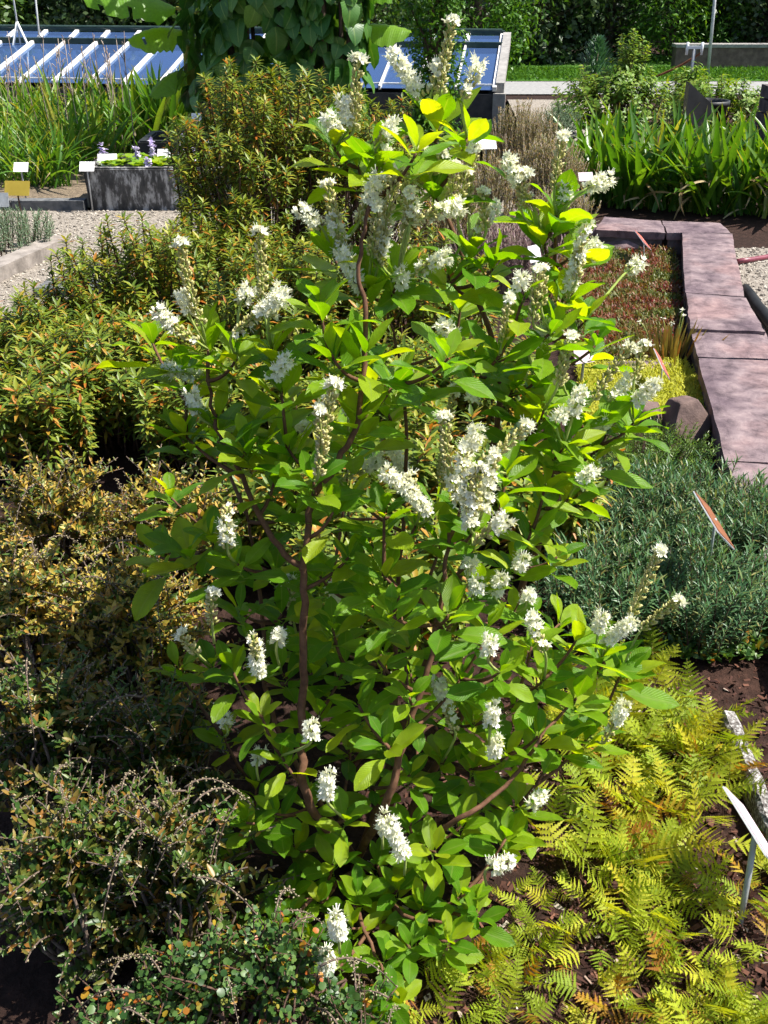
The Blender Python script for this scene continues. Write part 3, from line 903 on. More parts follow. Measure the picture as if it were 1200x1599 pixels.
# kerb blocks at the front of the lily bed
kx = TX0 - .02
k0 = thing('stone_kerb', (kx - 1.5, 7.47, 0), 'dark stone kerb blocks edging the lily bed beside the trough', 'kerb')
off = k0.location.copy()
for i in range(8):
    L = .52
    mb = MB(); mb.box((kx - L / 2 - i * (L + .008), 7.47 + rnd.uniform(-.006, .006), .03), (L, .10, .10 + rnd.uniform(-.01, .01)))
    link('kerb_block', mb.mesh('kerb_block', [M['kerb']], smooth=False, off=off), k0)

a, b2 = G(-70, 440, .09), G(94, 367, .09)
mb = MB()
dv = (b2 - a); dv.z = 0; dv.normalize()
nv = Vector((-dv.y, dv.x, 0))
A = [a - nv * .06, b2 - nv * .06, b2 + nv * .06, a + nv * .06]
n = 12
for i in range(n + 1):
    t = i / n
    for (s_, z) in ((-1, -.03), (-1, .085), (1, .09), (1, -.03)):
        p = a.lerp(b2, t) + nv * (.06 * s_ + .006 * noise.noise(Vector((t * 7, s_, z))))
        p.z = z + (.008 * noise.noise(Vector((t * 6, s_, 3))) if z > 0 else 0)
        mb.v.append(p); mb.c.append((.5, t, .5, 1))
for i in range(n):
    for j in range(4):
        q = i * 4 + j; w = i * 4 + (j + 1) % 4
        mb.f.append((q, q + 4, w + 4, w)); mb.m.append(0)
mb.f.append((0, 1, 2, 3)); mb.f.append((n * 4 + 3, n * 4 + 2, n * 4 + 1, n * 4)); mb.m += [0, 0]
tag(link('timber_edging', mb.mesh('timber_edging', [M['timber']], smooth=False)), 'weathered grey timber edging beside the gravel path', 'edging')
c = G(110, 455)
mb = slab_mesh([(c.x - .16, c.y - .12), (c.x + .14, c.y - .14), (c.x + .16, c.y + .1), (c.x - .14, c.y + .13)], .05, .05, 2.2)
tag(link('stepping_stone', mb.mesh('stepping_stone', [M['kerb']], smooth=False)), 'flat grey stone glimpsed between the bushes at the gravel', 'stone')

# pale lichened edging by the ferns
e0, e1 = G(1140, 1110, .045), G(1258, 1400, .045)
mb = MB()
dv = (e1 - e0).normalized(); nv = Vector((-dv.y, dv.x, 0))
n = 24
for i in range(n + 1):
    t = i / n
    for (s_, z) in ((-1, -.05), (-1, .036), (-.6, .045), (.6, .044), (1, .034), (1, -.05)):
        p = e0.lerp(e1, t) + nv * (.017 * s_ + .006 * noise.noise(Vector((t * 22, s_, z * 9))))
        p.z = z + (.008 * noise.noise(Vector((t * 24, s_ * 2, 3))) if z > 0 else 0)
        mb.v.append(p); mb.c.append((.5, t, .5, 1))
for i in range(n):
    for j in range(5):
        q = i * 6 + j
        mb.f.append((q, q + 1, q + 7, q + 6)); mb.m.append(0)
mb.f.append(tuple(range(5, -1, -1))); mb.f.append(tuple(range(n * 6, n * 6 + 6))); mb.m += [0, 0]
tag(link('concrete_edging', mb.mesh('concrete_edging', [M['lichen_edge']], smooth=False)), 'pale lichen-crusted concrete edging beside the ferns', 'edging')

# ------------------------------------------------------------------ cold frame
def cold_frame():
    y0, y1, z0, z1 = 11.5, 12.85, .35, .66
    xr = D(772, 145, y0).x
    step = .41
    n = 19
    xl = xr - n * step
    root = thing('cold_frame', (xr, y0, 0), 'long glazed cold frame with white bars, blue sky reflection tinted into its panes', 'cold frame')
    off = root.location.copy()
    root.rotation_euler.z = R(-8)
    def part(name, mb, mat):
        return link(name, mb.mesh(name, [M[mat]], smooth=False, off=off), root)
    mb = MB(); mb.box(((xl + xr) / 2, y0 + .03, z0 / 2 - .01), (xr - xl, .06, z0)); part('front_wall', mb, 'frame_wall')
    mb = MB(); mb.box(((xl + xr) / 2, y1 + .02, z1 / 2 - .02), (xr - xl, .06, z1)); part('back_wall', mb, 'frame_wall')
    mb = MB(); mb.box(((xl + xr) / 2, (y0 + y1) / 2, .1), (xr - xl - .1, y1 - y0 - .1, .05)); part('soil_floor', mb, 'bed_soil')
    for x in (xl, xr - .03):
        mb = MB()
        mb.hexa([(x - .03, y0 + .062, 0), (x + .03, y0 + .062, 0), (x + .03, y1 - .012, 0), (x - .03, y1 - .012, 0), (x - .03, y0 + .062, z0), (x + .03, y0 + .062, z0), (x + .03, y1 - .012, z1 - .02), (x - .03, y1 - .012, z1 - .02)])
        part('side_wall', mb, 'frame_wall')
    ang = math.atan2(z1 - z0, y1 - y0)
    Ls = math.hypot(y1 - y0, z1 - z0)
    cy, cz = (y0 + y1) / 2, (z0 + z1) / 2 + .03
    for i in range(n):
        xa = xl + i * step
        mb = MB(); mb.box((xa + step / 2, cy, cz), (step - .03, Ls - .02, .006), rx=ang + rnd.uniform(-.006, .006), rz=rnd.uniform(-.004, .004))
        part('pane', mb, 'glass')
        mb = MB(); mb.box((xa + step / 2, y1 + .26, z1 + .09), (step - .05, .34, .006), rx=R(16) + rnd.uniform(-.02, .02))
        part('pane', mb, 'glass')
    for i in range(n + 1):
        w = .042 if i % 2 else .022
        mb = MB(); mb.box((xl + i * step, cy, cz + .012), (w, Ls, .045), rx=ang); part('glazing_bar', mb, 'frame_white')
        mb = MB(); mb.box((xl + i * step, y1 + .26, z1 + .10), (.05, .36, .03), rx=R(16)); part('glazing_bar', mb, 'frame_white')
    m = (xl + xr) / 2
    mb = MB(); mb.box((m, y0 + .14, z0 + .068), (xr - xl, .03, .02)); part('bottom_rail', mb, 'frame_white')
    mb = MB(); mb.box((m, y1 + .04, z1 + .06), (xr - xl + .04, .06, .07)); part('ridge_rail', mb, 'frame_dark')
    mb = MB(); mb.box((m, y1 + .46, z1 + .17), (xr - xl + .04, .05, .05)); part('top_rail', mb, 'frame_dark')
    mb = MB(); mb.tube([Vector((xl, y1 + .2, z1 + .21)), Vector((xr, y1 + .2, z1 + .21))], .018, 8); part('pipe_rail', mb, 'frame_dark')
    mb = MB(); mb.box((xr + .055, y0 + .04, .17), (.13, .12, .36)); part('corner_post', mb, 'frame_post')
    mb = MB()
    x = xr + .05
    mb.hexa([(x - .04, y0 + .05, z0 - .02), (x + .05, y0 + .05, z0 - .02), (x + .05, y1 + .4, z1 + .05), (x - .04, y1 + .4, z1 + .05), (x - .04, y0 + .05, z0 + .1), (x + .05, y0 + .05, z0 + .1), (x + .05, y1 + .4, z1 + .18), (x - .04, y1 + .4, z1 + .18)])
    part('side_rail', mb, 'frame_post')


cold_frame()


# ------------------------------------------------------------------ generic bushes made of leafy shoots
def bez(p0, p1, p2, n):
    return [p0 * (1 - t) ** 2 + p1 * 2 * t * (1 - t) + p2 * t * t for t in [i / n for i in range(n + 1)]]


def shoot_protos(kind, k=6):
    out = []
    Zv = Vector((0, 0, 1))
    for v in range(k):
        mb = MB()
        bx, by = rnd.uniform(-.12, .12), rnd.uniform(-.12, .12)
        def ax(t, bx=bx, by=by):
            return Vector((bx * t * t, by * t * t, t))
        if kind == 'tea':                               # unit length 1 = 0.34 m
            mb.tube([ax(i / 6) for i in range(7)], [.016 - .009 * i / 6 for i in range(7)], 4, 1)
            for tier, (t0, t1, nl) in enumerate(((.30, .48, 12), (.56, .74, 20), (.82, 1.0, 26))):
                for i in range(nl):
                    f = i / nl
                    t = t0 + (t1 - t0) * f
                    a = i * 2.4 + tier
                    el = -.55 + 1.35 * f + rnd.uniform(-.2, .2)
                    d = Vector((math.cos(a) * math.cos(el), math.sin(a) * math.cos(el), math.sin(el)))
                    mb.leaf(ax(t), d, Zv, rnd.uniform(.12, .17), rnd.uniform(.034, .047), .4, .3, 2, prof=lambda q: max(.05, math.sin(math.pi * (.06 + .9 * q)) ** .7))
        elif kind == 'leather':                         # 1 = 0.34 m, arching
            def ax(t, s=rnd.choice((-1, 1))):
                return Vector((.25 * s * t * t, .45 * t * t, t * (1 - .25 * t)))
            mb.tube([ax(i / 6) for i in range(7)], [.012 - .007 * i / 6 for i in range(7)], 4, 1)
            for i in range(34):
                t = .12 + .86 * i / 34
                a = i * 2.4 + rnd.uniform(-.4, .4)
                d = Vector((math.cos(a) * .8, math.sin(a) * .8, .75 + rnd.uniform(-.3, .3)))
                sz = (1.0 if t < .6 else 1.0 - (t - .6) * 1.7)
                mb.leaf(ax(t), d, Vector((-d.x, -d.y, 1)), .115 * sz * rnd.uniform(.8, 1.25), .044 * sz, .2, .3, 3, prof=lambda q: max(.06, math.sin(math.pi * (.08 + .9 * q)) ** .6))
            for i in range(7):
                t = .6 + .4 * i / 7
                p = ax(t)
                a = i * 2.4
                mb.bead(p + Vector((math.cos(a), math.sin(a), 0)) * .012, Vector((math.cos(a), math.sin(a), -.2)), .0085, .022, 2, 4)
        elif kind == 'sprig':                           # hanging seed spray, 1 = 0.2 m
            def ax(t, s=rnd.uniform(-.2, .2)):
                return Vector((s * t, .75 * t, .35 * t - 1.0 * t * t))
            mb.tube([ax(i / 6) for i in range(7)], [.012 - .006 * i / 6 for i in range(7)], 4, 1)
            for i in range(30):
                t = .08 + .92 * i / 30
                a = i * 2.4
                mb.bead(ax(t) + Vector((math.cos(a), math.sin(a), 0)) * .018, Vector((math.cos(a), math.sin(a), -.4)), .011, .032, 0, 4)
        elif kind == 'birch':                           # 1 = 0.3 m
            def ax(t, sx=rnd.uniform(-.4, .4), sy=rnd.uniform(-.3, .3)):
                return Vector((sx * t, sy * t, t - .2 * t * t))
            mb.tube([ax(i / 6) for i in range(7)], [.012 - .007 * i / 6 for i in range(7)], 4, 1)
            for i in range(26):
                t = .1 + .9 * i / 26
                a = i * 2.4 + rnd.uniform(-.3, .3)
                d = Vector((math.cos(a), math.sin(a), rnd.uniform(-.1, .6)))
                L = rnd.uniform(.035, .065)
                mb.leaf(ax(t) + d * .02, d, Zv + rv() * .4, L, L * .95, .2, .15, 6, prof=prof_round, jag=.12)
        elif kind == 'rosemary':                        # 1 = 0.2 m
            mb.tube([ax(i / 5) for i in range(6)], [.014 - .008 * i / 5 for i in range(6)], 4, 1)
            for i in range(34):
                t = .18 + .82 * i / 34
                a = i * 2.4 + rnd.uniform(-.2, .2)
                el = rnd.uniform(.35, .9) + .3 * (t > .85)
                d = Vector((math.cos(a) * math.cos(el), math.sin(a) * math.cos(el), math.sin(el)))
                mb.leaf(ax(t), d, Vector((-d.x, -d.y, .8)), rnd.uniform(.13, .20), rnd.uniform(.022, .032), .15, .3, 2, prof=prof_strap)
        elif kind == 'crow':                            # 1 = 0.18 m, like a bottle brush
            mb.tube([ax(i / 5) for i in range(6)], [.012 - .006 * i / 5 for i in range(6)], 4, 1)
            for i in range(70):
                t = .15 + .85 * i / 70
                a = i * 2.4
                el = rnd.uniform(.25, .9)
                d = Vector((math.cos(a) * math.cos(el), math.sin(a) * math.cos(el), math.sin(el)))
                mb.leaf(ax(t), d, Vector((-d.x, -d.y, .8)), rnd.uniform(.06, .085), .02, .1, .1, 1, ss=(-1, 1), prof=lambda q: .9 if q < .5 else .4)
        elif kind in ('heath',):                        # 1 = 0.35 m, wiry dry stems
            for q in range(3):
                sx, sy = rnd.uniform(-.2, .2), rnd.uniform(-.2, .2)
                def ax(t, sx=sx, sy=sy):
                    return Vector((sx * t, sy * t, t * rnd.uniform(.99, 1.0)))
                mb.tube([ax(i / 4) for i in range(5)], [.008 - .004 * i / 4 for i in range(5)], 3, 1)
                for i in range(30):
                    t = .2 + .8 * i / 30
                    a = i * 2.4
                    d = Vector((math.cos(a) * .6, math.sin(a) * .6, .7))
                    mb.leaf(ax(t), d, Zv, rnd.uniform(.04, .075), .02, .1, .1, 1, ss=(-1, 1), prof=lambda q: .9 if q < .5 else .4)
        elif kind == 'broad':                           # 1 = 0.3 m, leafy shoot of a pot shrub
            mb.tube([ax(i / 5) for i in range(6)], [.016 - .009 * i / 5 for i in range(6)], 4, 1)
            for i in range(22):
                t = .2 + .8 * i / 22
                a = i * 2.4 + rnd.uniform(-.3, .3)
                d = Vector((math.cos(a), math.sin(a), rnd.uniform(-.1, .7)))
                mb.leaf(ax(t), d, Zv, rnd.uniform(.16, .27), rnd.uniform(.08, .12), .5, .25, 3)
        out.append(mb)
    return out


def make_protos(kind, mats, k=6):
    return [mb.mesh(kind + '_shoot', mats) for mb in shoot_protos(kind, k)]


PROTO = {
    'tea': make_protos('tea', [M['tea_leaf'], M['tea_stem']], 8),
    'leather': make_protos('leather', [M['leather_leaf'], M['leather_stem'], M['leather_pale']], 8),
    'leather_green': make_protos('leather', [M['leather_green'], M['leather_stem'], M['leather_pale']], 8),
    'sprig': make_protos('sprig', [M['leather_pale'], M['leather_stem']], 4),
    'birch': make_protos('birch', [M['birch_leaf'], M['tea_stem']], 8),
    'rosemary': make_protos('rosemary', [M['rosemary_leaf'], M['tea_stem']], 6),
    'crow': make_protos('crow', [M['crow_leaf'], M['tea_stem']], 6),
    'heath': make_protos('heath', [M['heath_leaf'], M['dry_stalk']], 6),
    'purple': make_protos('heath', [M['purple_leaf'], M['dry_stalk']], 4),
    'broad': make_protos('broad', [M['bright_leaf'], M['tea_stem']], 5),
    'grey': make_protos('rosemary', [M['grey_leaf'], M['tea_stem']], 4),
}


def bush(name, label, cat, base, rx, ry, h, kind, n, length, part='shoot', upright=.6, group=None, low=.25, stem='tea_stem', flat=0.0, stems=True, sprigs=0, jitter=.15):
    root = thing(name, base, label, cat, group)
    sm = MB()
    protos = PROTO[kind]
    for i in range(n):
        u = (i + .5) / n
        ang = i * 2.39996 + rnd.uniform(-.3, .3)
        rr = math.sqrt(u)
        x, y = rr * math.cos(ang), rr * math.sin(ang)
        zz = math.sqrt(max(0, 1 - rr * rr * (1 - flat)))
        p = Vector((x * rx, y * ry, h * (low + (1 - low) * zz)))
        p += Vector((rnd.uniform(-1, 1) * rx * .1, rnd.uniform(-1, 1) * ry * .1, rnd.uniform(-jitter, min(.13, jitter * .4)) * h))
        d = Vector((x * (1 - upright), y * (1 - upright), upright * .9 + .1)) + rv() * .16
        d.normalize()
        L = length * rnd.uniform(.75, 1.2)
        q = p - d * L
        if q.z < 0:
            q.z = rnd.uniform(0, .02)
        rot = Vector((0, 0, 1)).rotation_difference(d).to_matrix() @ Matrix.Rotation(rnd.uniform(0, 6.28), 3, 'Z')
        link(part, protos[rnd.randrange(len(protos))], root, xf(q, rot, L))
        if stems and q.z > .03:
            b0 = Vector((x * rx * .3, y * ry * .3, -.02))
            sm.tube(bez(b0, Vector((q.x * .6, q.y * .6, q.z * .6)) - d * .03, q, 4), [.006, .0055, .005, .004, .003], 4)
    for i in range(sprigs):
        a = rnd.uniform(0, 6.28)
        rr = math.sqrt(rnd.random()) * .95
        p = Vector((rr * math.cos(a) * rx, rr * math.sin(a) * ry, h * (low + (1 - low) * math.sqrt(1 - rr * rr)) - .02))
        link('seed_spray', PROTO['sprig'][rnd.randrange(4)], root, xf(p, Matrix.Rotation(rnd.uniform(0, 6.28), 3, 'Z'), rnd.uniform(.10, .19)))
    if stems and sm.v:
        link('stems', sm.mesh('stems', [M[stem]]), root)
    return root


def bush_px(name, label, cat, px, d, top, hw, kind, n, length, depth=1.0, **kw):
    """placed by the pixel column, its distance, the pixel row of its top and half its width in pixels"""
    tp = D(px, top, d)
    rx = hw * (tp - CAM).length / F_PX
    return bush(name, label, cat, Vector((tp.x, d, 0)), rx, rx * depth, tp.z, kind, n, length, **kw)


TEA = [
    (415, 5.3, 122, 125, 290, 'tall olive green bush of narrow leaves in front of the dark vine'),
    (560, 5.6, 150, 95, 130, 'olive green narrow-leaved bush behind the top of the pepperbush'),
    (350, 4.75, 305, 105, 120, 'narrow-leaved bush with yellowing leaves at the end of the trough'),
    (205, 4.3, 350, 105, 130, 'narrow-leaved bush standing up in front of the gravel path'),
    (55, 3.95, 455, 110, 130, 'narrow-leaved bush beside the timber edging'),
    (170, 3.55, 500, 120, 150, 'thin olive bush between the gravel and the bronze shrubs'),
    (460, 4.0, 385, 115, 140, 'narrow-leaved bush behind the outermost flower spikes of the pepperbush'),
    (635, 4.3, 370, 115, 130, 'narrow-leaved bush hidden behind the middle of the pepperbush'),
    (20, 3.25, 585, 100, 120, 'low narrow-leaved bush next to the bronze shrubs'),
    (330, 3.25, 575, 105, 120, 'low narrow-leaved bush between the pepperbush stems and the bronze shrubs'),
    (560, 3.2, 600, 110, 120, 'low narrow-leaved bush seen through the pepperbush stems'),
    (720, 3.5, 520, 110, 120, 'narrow-leaved bush behind the drooping middle flower spikes'),
    (690, 2.75, 720, 110, 110, 'low narrow-leaved bush in the shade behind the pepperbush'),
    (470, 2.6, 760, 110, 110, 'low narrow-leaved bush behind the thickest pepperbush stem'),
    (840, 2.6, 800, 80, 80, 'low narrow-leaved bush between the pepperbush and the bog rosemary'),
    (600, 2.15, 930, 120, 90, 'shaded narrow-leaved bush under the middle of the pepperbush'),
]
for px, d, top, hw, n, label in TEA:
    bush_px('labrador_tea_bush', label, 'bush', px, d, top + 14, hw * 1.22, 'tea', n, .30, depth=.8, group='narrow-leaved bog bushes', upright=.88, low=.15, flat=.4, jitter=.34)

LEATHER = [
    (70, 2.42, 700, 170, 150, 'bronze small-leaved shrub below the low olive bush, golden in the sun'),
    (255, 2.4, 705, 140, 130, 'bronze small-leaved shrub with pale arching twigs beside the pepperbush'),
    (20, 1.95, 830, 150, 140, 'bronze small-leaved shrub mixed with grey twigs'),
    (190, 1.92, 840, 150, 150, 'bronze small-leaved shrub partly in the pepperbush shadow'),
    (60, 1.55, 1010, 160, 140, 'dark bronze green shrub shaded by the pepperbush'),
    (240, 1.5, 1060, 130, 120, 'dark small-leaved shrub in deep shade under the pepperbush'),
    (90, 1.22, 1215, 170, 130, 'green bronze shrub hung with pale seed sprays'),
    (270, 1.22, 1230, 140, 110, 'green small-leaved shrub around the single low white flower'),
]
for px, d, top, hw, n, label in LEATHER:
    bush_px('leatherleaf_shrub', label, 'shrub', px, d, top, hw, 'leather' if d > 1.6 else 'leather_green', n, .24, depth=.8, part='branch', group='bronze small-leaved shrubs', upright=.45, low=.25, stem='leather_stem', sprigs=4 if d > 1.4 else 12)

BIRCH = [
    (300, 1.04, 1440, 120, 70, 'dwarf shrub with round toothed leaves, some turned orange and yellow'),
    (430, 1.05, 1420, 110, 60, 'dwarf shrub with round grey-green leaves under the pepperbush'),
    (180, 1.0, 1520, 110, 50, 'low dwarf shrub of round leaves at the bare dark soil'),
    (540, 1.0, 1540, 100, 40, 'low round-leaved shrub between the pepperbush and the ferns'),
]
for px, d, top, hw, n, label in BIRCH:
    bush_px('dwarf_birch', label, 'shrub', px, d, top, hw, 'birch', n, .2, depth=.9, part='branch', group='round-leaved dwarf shrubs', upright=.4, low=.3, sprigs=6)

for px, d, top, hw, n, label in [
    (960, 2.75, 770, 120, 210, 'blue-green bog rosemary of fine needle leaves next to the bright crowberry'),
    (1110, 2.7, 760, 120, 220, 'blue-green bog rosemary surrounding the rusty label'),
    (1230, 2.6, 800, 110, 140, 'blue-green bog rosemary at the foot of the stone wall'),
    (950, 2.3, 900, 110, 190, 'blue-green bog rosemary above the ferns, beside the pepperbush branch'),
    (1100, 2.3, 890, 120, 210, 'blue-green bog rosemary above the bare mulch'),
]:
    bush_px('bog_rosemary', label, 'shrub', px, d, top, hw, 'rosemary', n, .17, depth=.95, group='blue-green bog rosemary', upright=.78, low=.35, flat=.3, stems=False)

bush_px('crowberry', 'bright green needle-leaved mat between the boulder and the bog rosemary', 'shrub', 1010, 3.15, 690, 105, 'crow', 230, .16, depth=.8, upright=.55, low=.35, stems=False)
bush_px('crowberry', 'bright green needle-leaved mat running behind the pepperbush', 'shrub', 900, 3.0, 720, 90, 'crow', 160, .16, depth=.8, upright=.55, low=.35, stems=False)

for px, d, top, hw, n, kind, label in [
    (820, 8.0, 160, 62, 90, 'heath', 'dry straw-coloured heath behind the white label'),
    (860, 7.2, 215, 55, 90, 'heath', 'dry brown heath at the edge of the strap-leaved clump'),
    (760, 6.6, 235, 62, 80, 'heath', 'dry heath with green shoots behind the pepperbush flowers'),
    (880, 6.2, 300, 45, 70, 'heath', 'low rusty heath beside the far wall slabs'),
    (790, 5.4, 350, 75, 90, 'purple', 'faded purple heather behind the pepperbush'),
    (700, 5.9, 300, 60, 70, 'heath', 'dry brown heath behind the upper flower spikes'),
]:
    bush_px('heath_shrub', label, 'shrub', px, d, top, hw, kind, n, .34, depth=.8, upright=.85, low=.35, flat=.3, stems=False)

# grass-like plants in the timber-edged bed
c = G(8, 395)
bush('carnation_clump', 'grey-green grassy clump inside the timber edging', 'plant', Vector((c.x, c.y, 0)), .34, .35, .24, 'grey', 120, .2, upright=.8, low=.5, stems=False)


# ------------------------------------------------------------------ bog mat, moss, sundew
def mat_stuff(name, label, cat, poly_px, n, mat, hmin, hmax, L, W, z0=0.0, per=5):
    mb = MB()
    xs = [p[0] for p in poly_px]; ys = [p[1] for p in poly_px]
    k = 0
    while k < n:
        px, py = rnd.uniform(min(xs), max(xs)), rnd.uniform(min(ys), max(ys))
        if not in_poly(px, py, poly_px):
            continue
        k += 1
        p = G(px, py, z0)
        hum = .5 + .5 * noise.noise(Vector((p.x * 5, p.y * 5, 0)))
        h = hmin + (hmax - hmin) * hum * rnd.uniform(.6, 1)
        tn = min(.999, max(0, .5 + .75 * noise.noise(Vector((p.x * 6, p.y * 6, 5))) + rnd.uniform(-.3, .3)))
        for i in range(per):
            d = rv(); d.z = abs(d.z) * 1.2 + .15
            q = p + Vector((rnd.uniform(-.015, .015), rnd.uniform(-.015, .015), h * (i + .5) / per))
            mb.leaf(q, d, Vector((0, 0, 1)), L * rnd.uniform(.7, 1.3), W, .3, .2, 1, ss=(-1, 1), prof=lambda t: .9 if t < .5 else .3, tint=tn)
    o = link(name, mb.mesh(name, [M[mat]]))
    return tag(o, label, cat, kind='stuff')


mat_stuff('cranberry_mat', 'reddish brown and green bog mat beside the stone wall', 'ground cover', [(860, 398), (1050, 392), (1062, 440), (1066, 520), (1060, 558), (900, 566), (840, 480)], 5200, 'bog_leaf', .015, .06, .020, .010)
mat_stuff('moss_mat', 'yellow-green moss in front of the boulder', 'moss', [(900, 572), (1068, 566), (1092, 600), (1098, 640), (1040, 655), (920, 660)], 3800, 'moss_leaf', .01, .035, .016, .007, per=4)
mat_stuff('creeping_mat', 'small round-leaved creepers at the edge of the bog rosemary', 'ground cover', [(990, 985), (1200, 985), (1200, 1030), (1110, 1035), (1010, 1025)], 260, 'birch_leaf', .01, .04, .02, .016, per=4)


def sundew():
    c = G(1048, 560)
    root = thing('sundew', c, 'clump of golden upright sundew with small white flowers beside the wall', 'plant')
    mb = MB()
    for i in range(70):
        p = Vector((rnd.gauss(0, .055), rnd.gauss(0, .04), 0))
        d = Vector((p.x * 2.4, p.y * 2, .5)) + rv() * .08
        mb.leaf(p, d, Vector((0, -1, .2)), rnd.uniform(.10, .19), .010, -.3, .2, 4, prof=prof_strap)
    link('leaves', mb.mesh('leaves', [M['sundew_leaf']]), root)
    for px, py in ((1066, 485), (1068, 494), (1036, 497), (1000, 503), (1050, 505)):
        t = D(px, py, c.y + .02) - c
        s = MB(); s.tube(bez(Vector((t.x * .6, 0, 0)), Vector((t.x * .7, .02, t.z * .8)), t, 5), .0025, 4)
        st = link('flower_stalk', s.mesh('flower_stalk', [M['pepper_stalk']]), root)
        f = MB()
        for k in range(5):
            f.leaf(t, rv() + Vector((0, 0, .6)), Vector((0, 0, 1)), .016, .012, .2, .1, 2)
        link('blossom', f.mesh('blossom', [M['petal']]), st)


sundew()


# ------------------------------------------------------------------ ferns
def frond_mesh(v):
    mb = MB()
    bend = rnd.uniform(.5, 1.3)
    n = 9
    sway = rnd.uniform(-.12, .12)
    def ax(t):
        a = bend * t
        return Vector((sway * t * t, t * math.cos(a * .5), -t * math.sin(a * .5) * .7))
    mb.tube([ax(i / 8) for i in range(9)], [.011 - .008 * i / 8 for i in range(9)], 4, 1)
    tint = (v * .37) % .12
    for i in range(n):
        u0 = i / (n - 1)
        t = .30 + .68 * u0 ** .92
        L = .34 * (1 - u0) ** .8 * (.82 if i == 0 else 1) + .02
        for s in (-1, 1):
            if rnd.random() < .03:
                continue
            p0 = ax(t + (.012 if s > 0 else 0))
            lift = rnd.uniform(-.3, .15)
            d = Vector((s * .93, .36 + rnd.uniform(-.08, .08), lift)).normalized()
            l_ = L * rnd.uniform(.85, 1.12)
            curve = rnd.uniform(.0, .3)
            ns_ = max(4, 2 * int(l_ / .036))
            mb.leaf(p0, d, Vector((0, 0, 1)) + rv() * .25, l_, .088 if l_ > .1 else .055, curve, .18, ns_,
                    prof=lambda q: (1.02 - q ** 1.4) * (1.0 if int(round(q * ns_)) % 2 else .42) + .03, tint=tint + rnd.random() * .05, jag=.12)
    return mb.mesh('frond', [M['fern_leaf'], M['fern_stalk']])


FROND = [frond_mesh(i) for i in range(7)]
FERNS = []
FZ = [([(900, 1040), (1060, 1030), (1150, 1110), (1120, 1200), (1090, 1330), (900, 1330), (860, 1240), (870, 1130)], 28, .16, .25, 7, 'tall yellow-green fern in the dense stand beside the pale concrete edging', 'ferns of the dense stand by the edging'),
      ([(930, 1330), (1080, 1330), (1080, 1440), (950, 1470)], 8, .15, .20, 6, 'yellow-green fern between the dense fern stand and the bare mulch', 'ferns in front of the dense stand'),
      ([(1120, 1400), (1220, 1330), (1220, 1610), (1080, 1610)], 9, .13, .18, 6, 'yellow-green fern around the foot of the steel label stake', 'ferns around the label stake'),
      ([(640, 1490), (780, 1470), (900, 1540), (1080, 1500), (1080, 1610), (640, 1620)], 15, .12, .17, 5, 'short yellow-green fern spread over the red-brown mulch', 'short ferns over the mulch'),
      ([(785, 1390), (900, 1400), (890, 1470), (790, 1470)], 4, .10, .15, 5, 'small single fern in the bare mulch next to the pepperbush', 'small ferns next to the pepperbush')]
for poly, cnt, l0, l1, nf, flabel, fgroup in FZ:
    got = []
    tries = 0
    while len(got) < int(cnt * 1.4) and tries < 6000:
        tries += 1
        px, py = rnd.uniform(min(p[0] for p in poly), max(p[0] for p in poly)), rnd.uniform(min(p[1] for p in poly), max(p[1] for p in poly))
        if in_poly(px, py, poly) and all((px - q[0]) ** 2 + (py - q[1]) ** 2 > 25 ** 2 for q in got):
            got.append((px, py)); FERNS.append((px, py, rnd.uniform(l0, l1) * .64, nf, flabel, fgroup))
for px, py, L, n, flabel, fgroup in FERNS:
    c = G(px, py, L * .4)
    c.z = 0
    root = thing('fern', c, flabel, 'fern', fgroup)
    for i in range(n):
        a = i * 2.4 + rnd.uniform(-.5, .5)
        el = rnd.uniform(.3, 1.2)
        d = Vector((math.cos(a) * math.cos(el), math.sin(a) * math.cos(el), math.sin(el)))
        l2 = L * rnd.uniform(.7, 1.15)
        p = Vector((rnd.uniform(-.05, .05), rnd.uniform(-.05, .05), 0))
        link('frond', FROND[rnd.randrange(7)], root, xf(p, frame(d, Vector((0, 0, 1)) + rv() * .5), l2))


# ------------------------------------------------------------------ strap-leaved clumps
def strap_leaf_mesh(mat, bend, W, prof=prof_strap, nseg=8, fold=.5):
    mb = MB()
    mb.leaf(Vector(), Vector((0, 1, 0)), Vector((0, 0, 1)), 1, W, bend, fold, nseg, prof=prof, tint=rnd.random() * .1)
    return mb.mesh('leaf', [M[mat]])


STRAP = [strap_leaf_mesh('strap_leaf', b, .074) for b in (.1, .35, .6, .9, 1.3, 1.7)]
DRYST = [strap_leaf_mesh('dry_leaf', b, .05) for b in (.8, 1.4, 2.0)]
LILY = [strap_leaf_mesh('lily_leaf', b, .042) for b in (.3, .6, .9, 1.3, 1.8)]
LILYD = [strap_leaf_mesh('dry_leaf', b, .03) for b in (.6, 1.2, 2.0)]


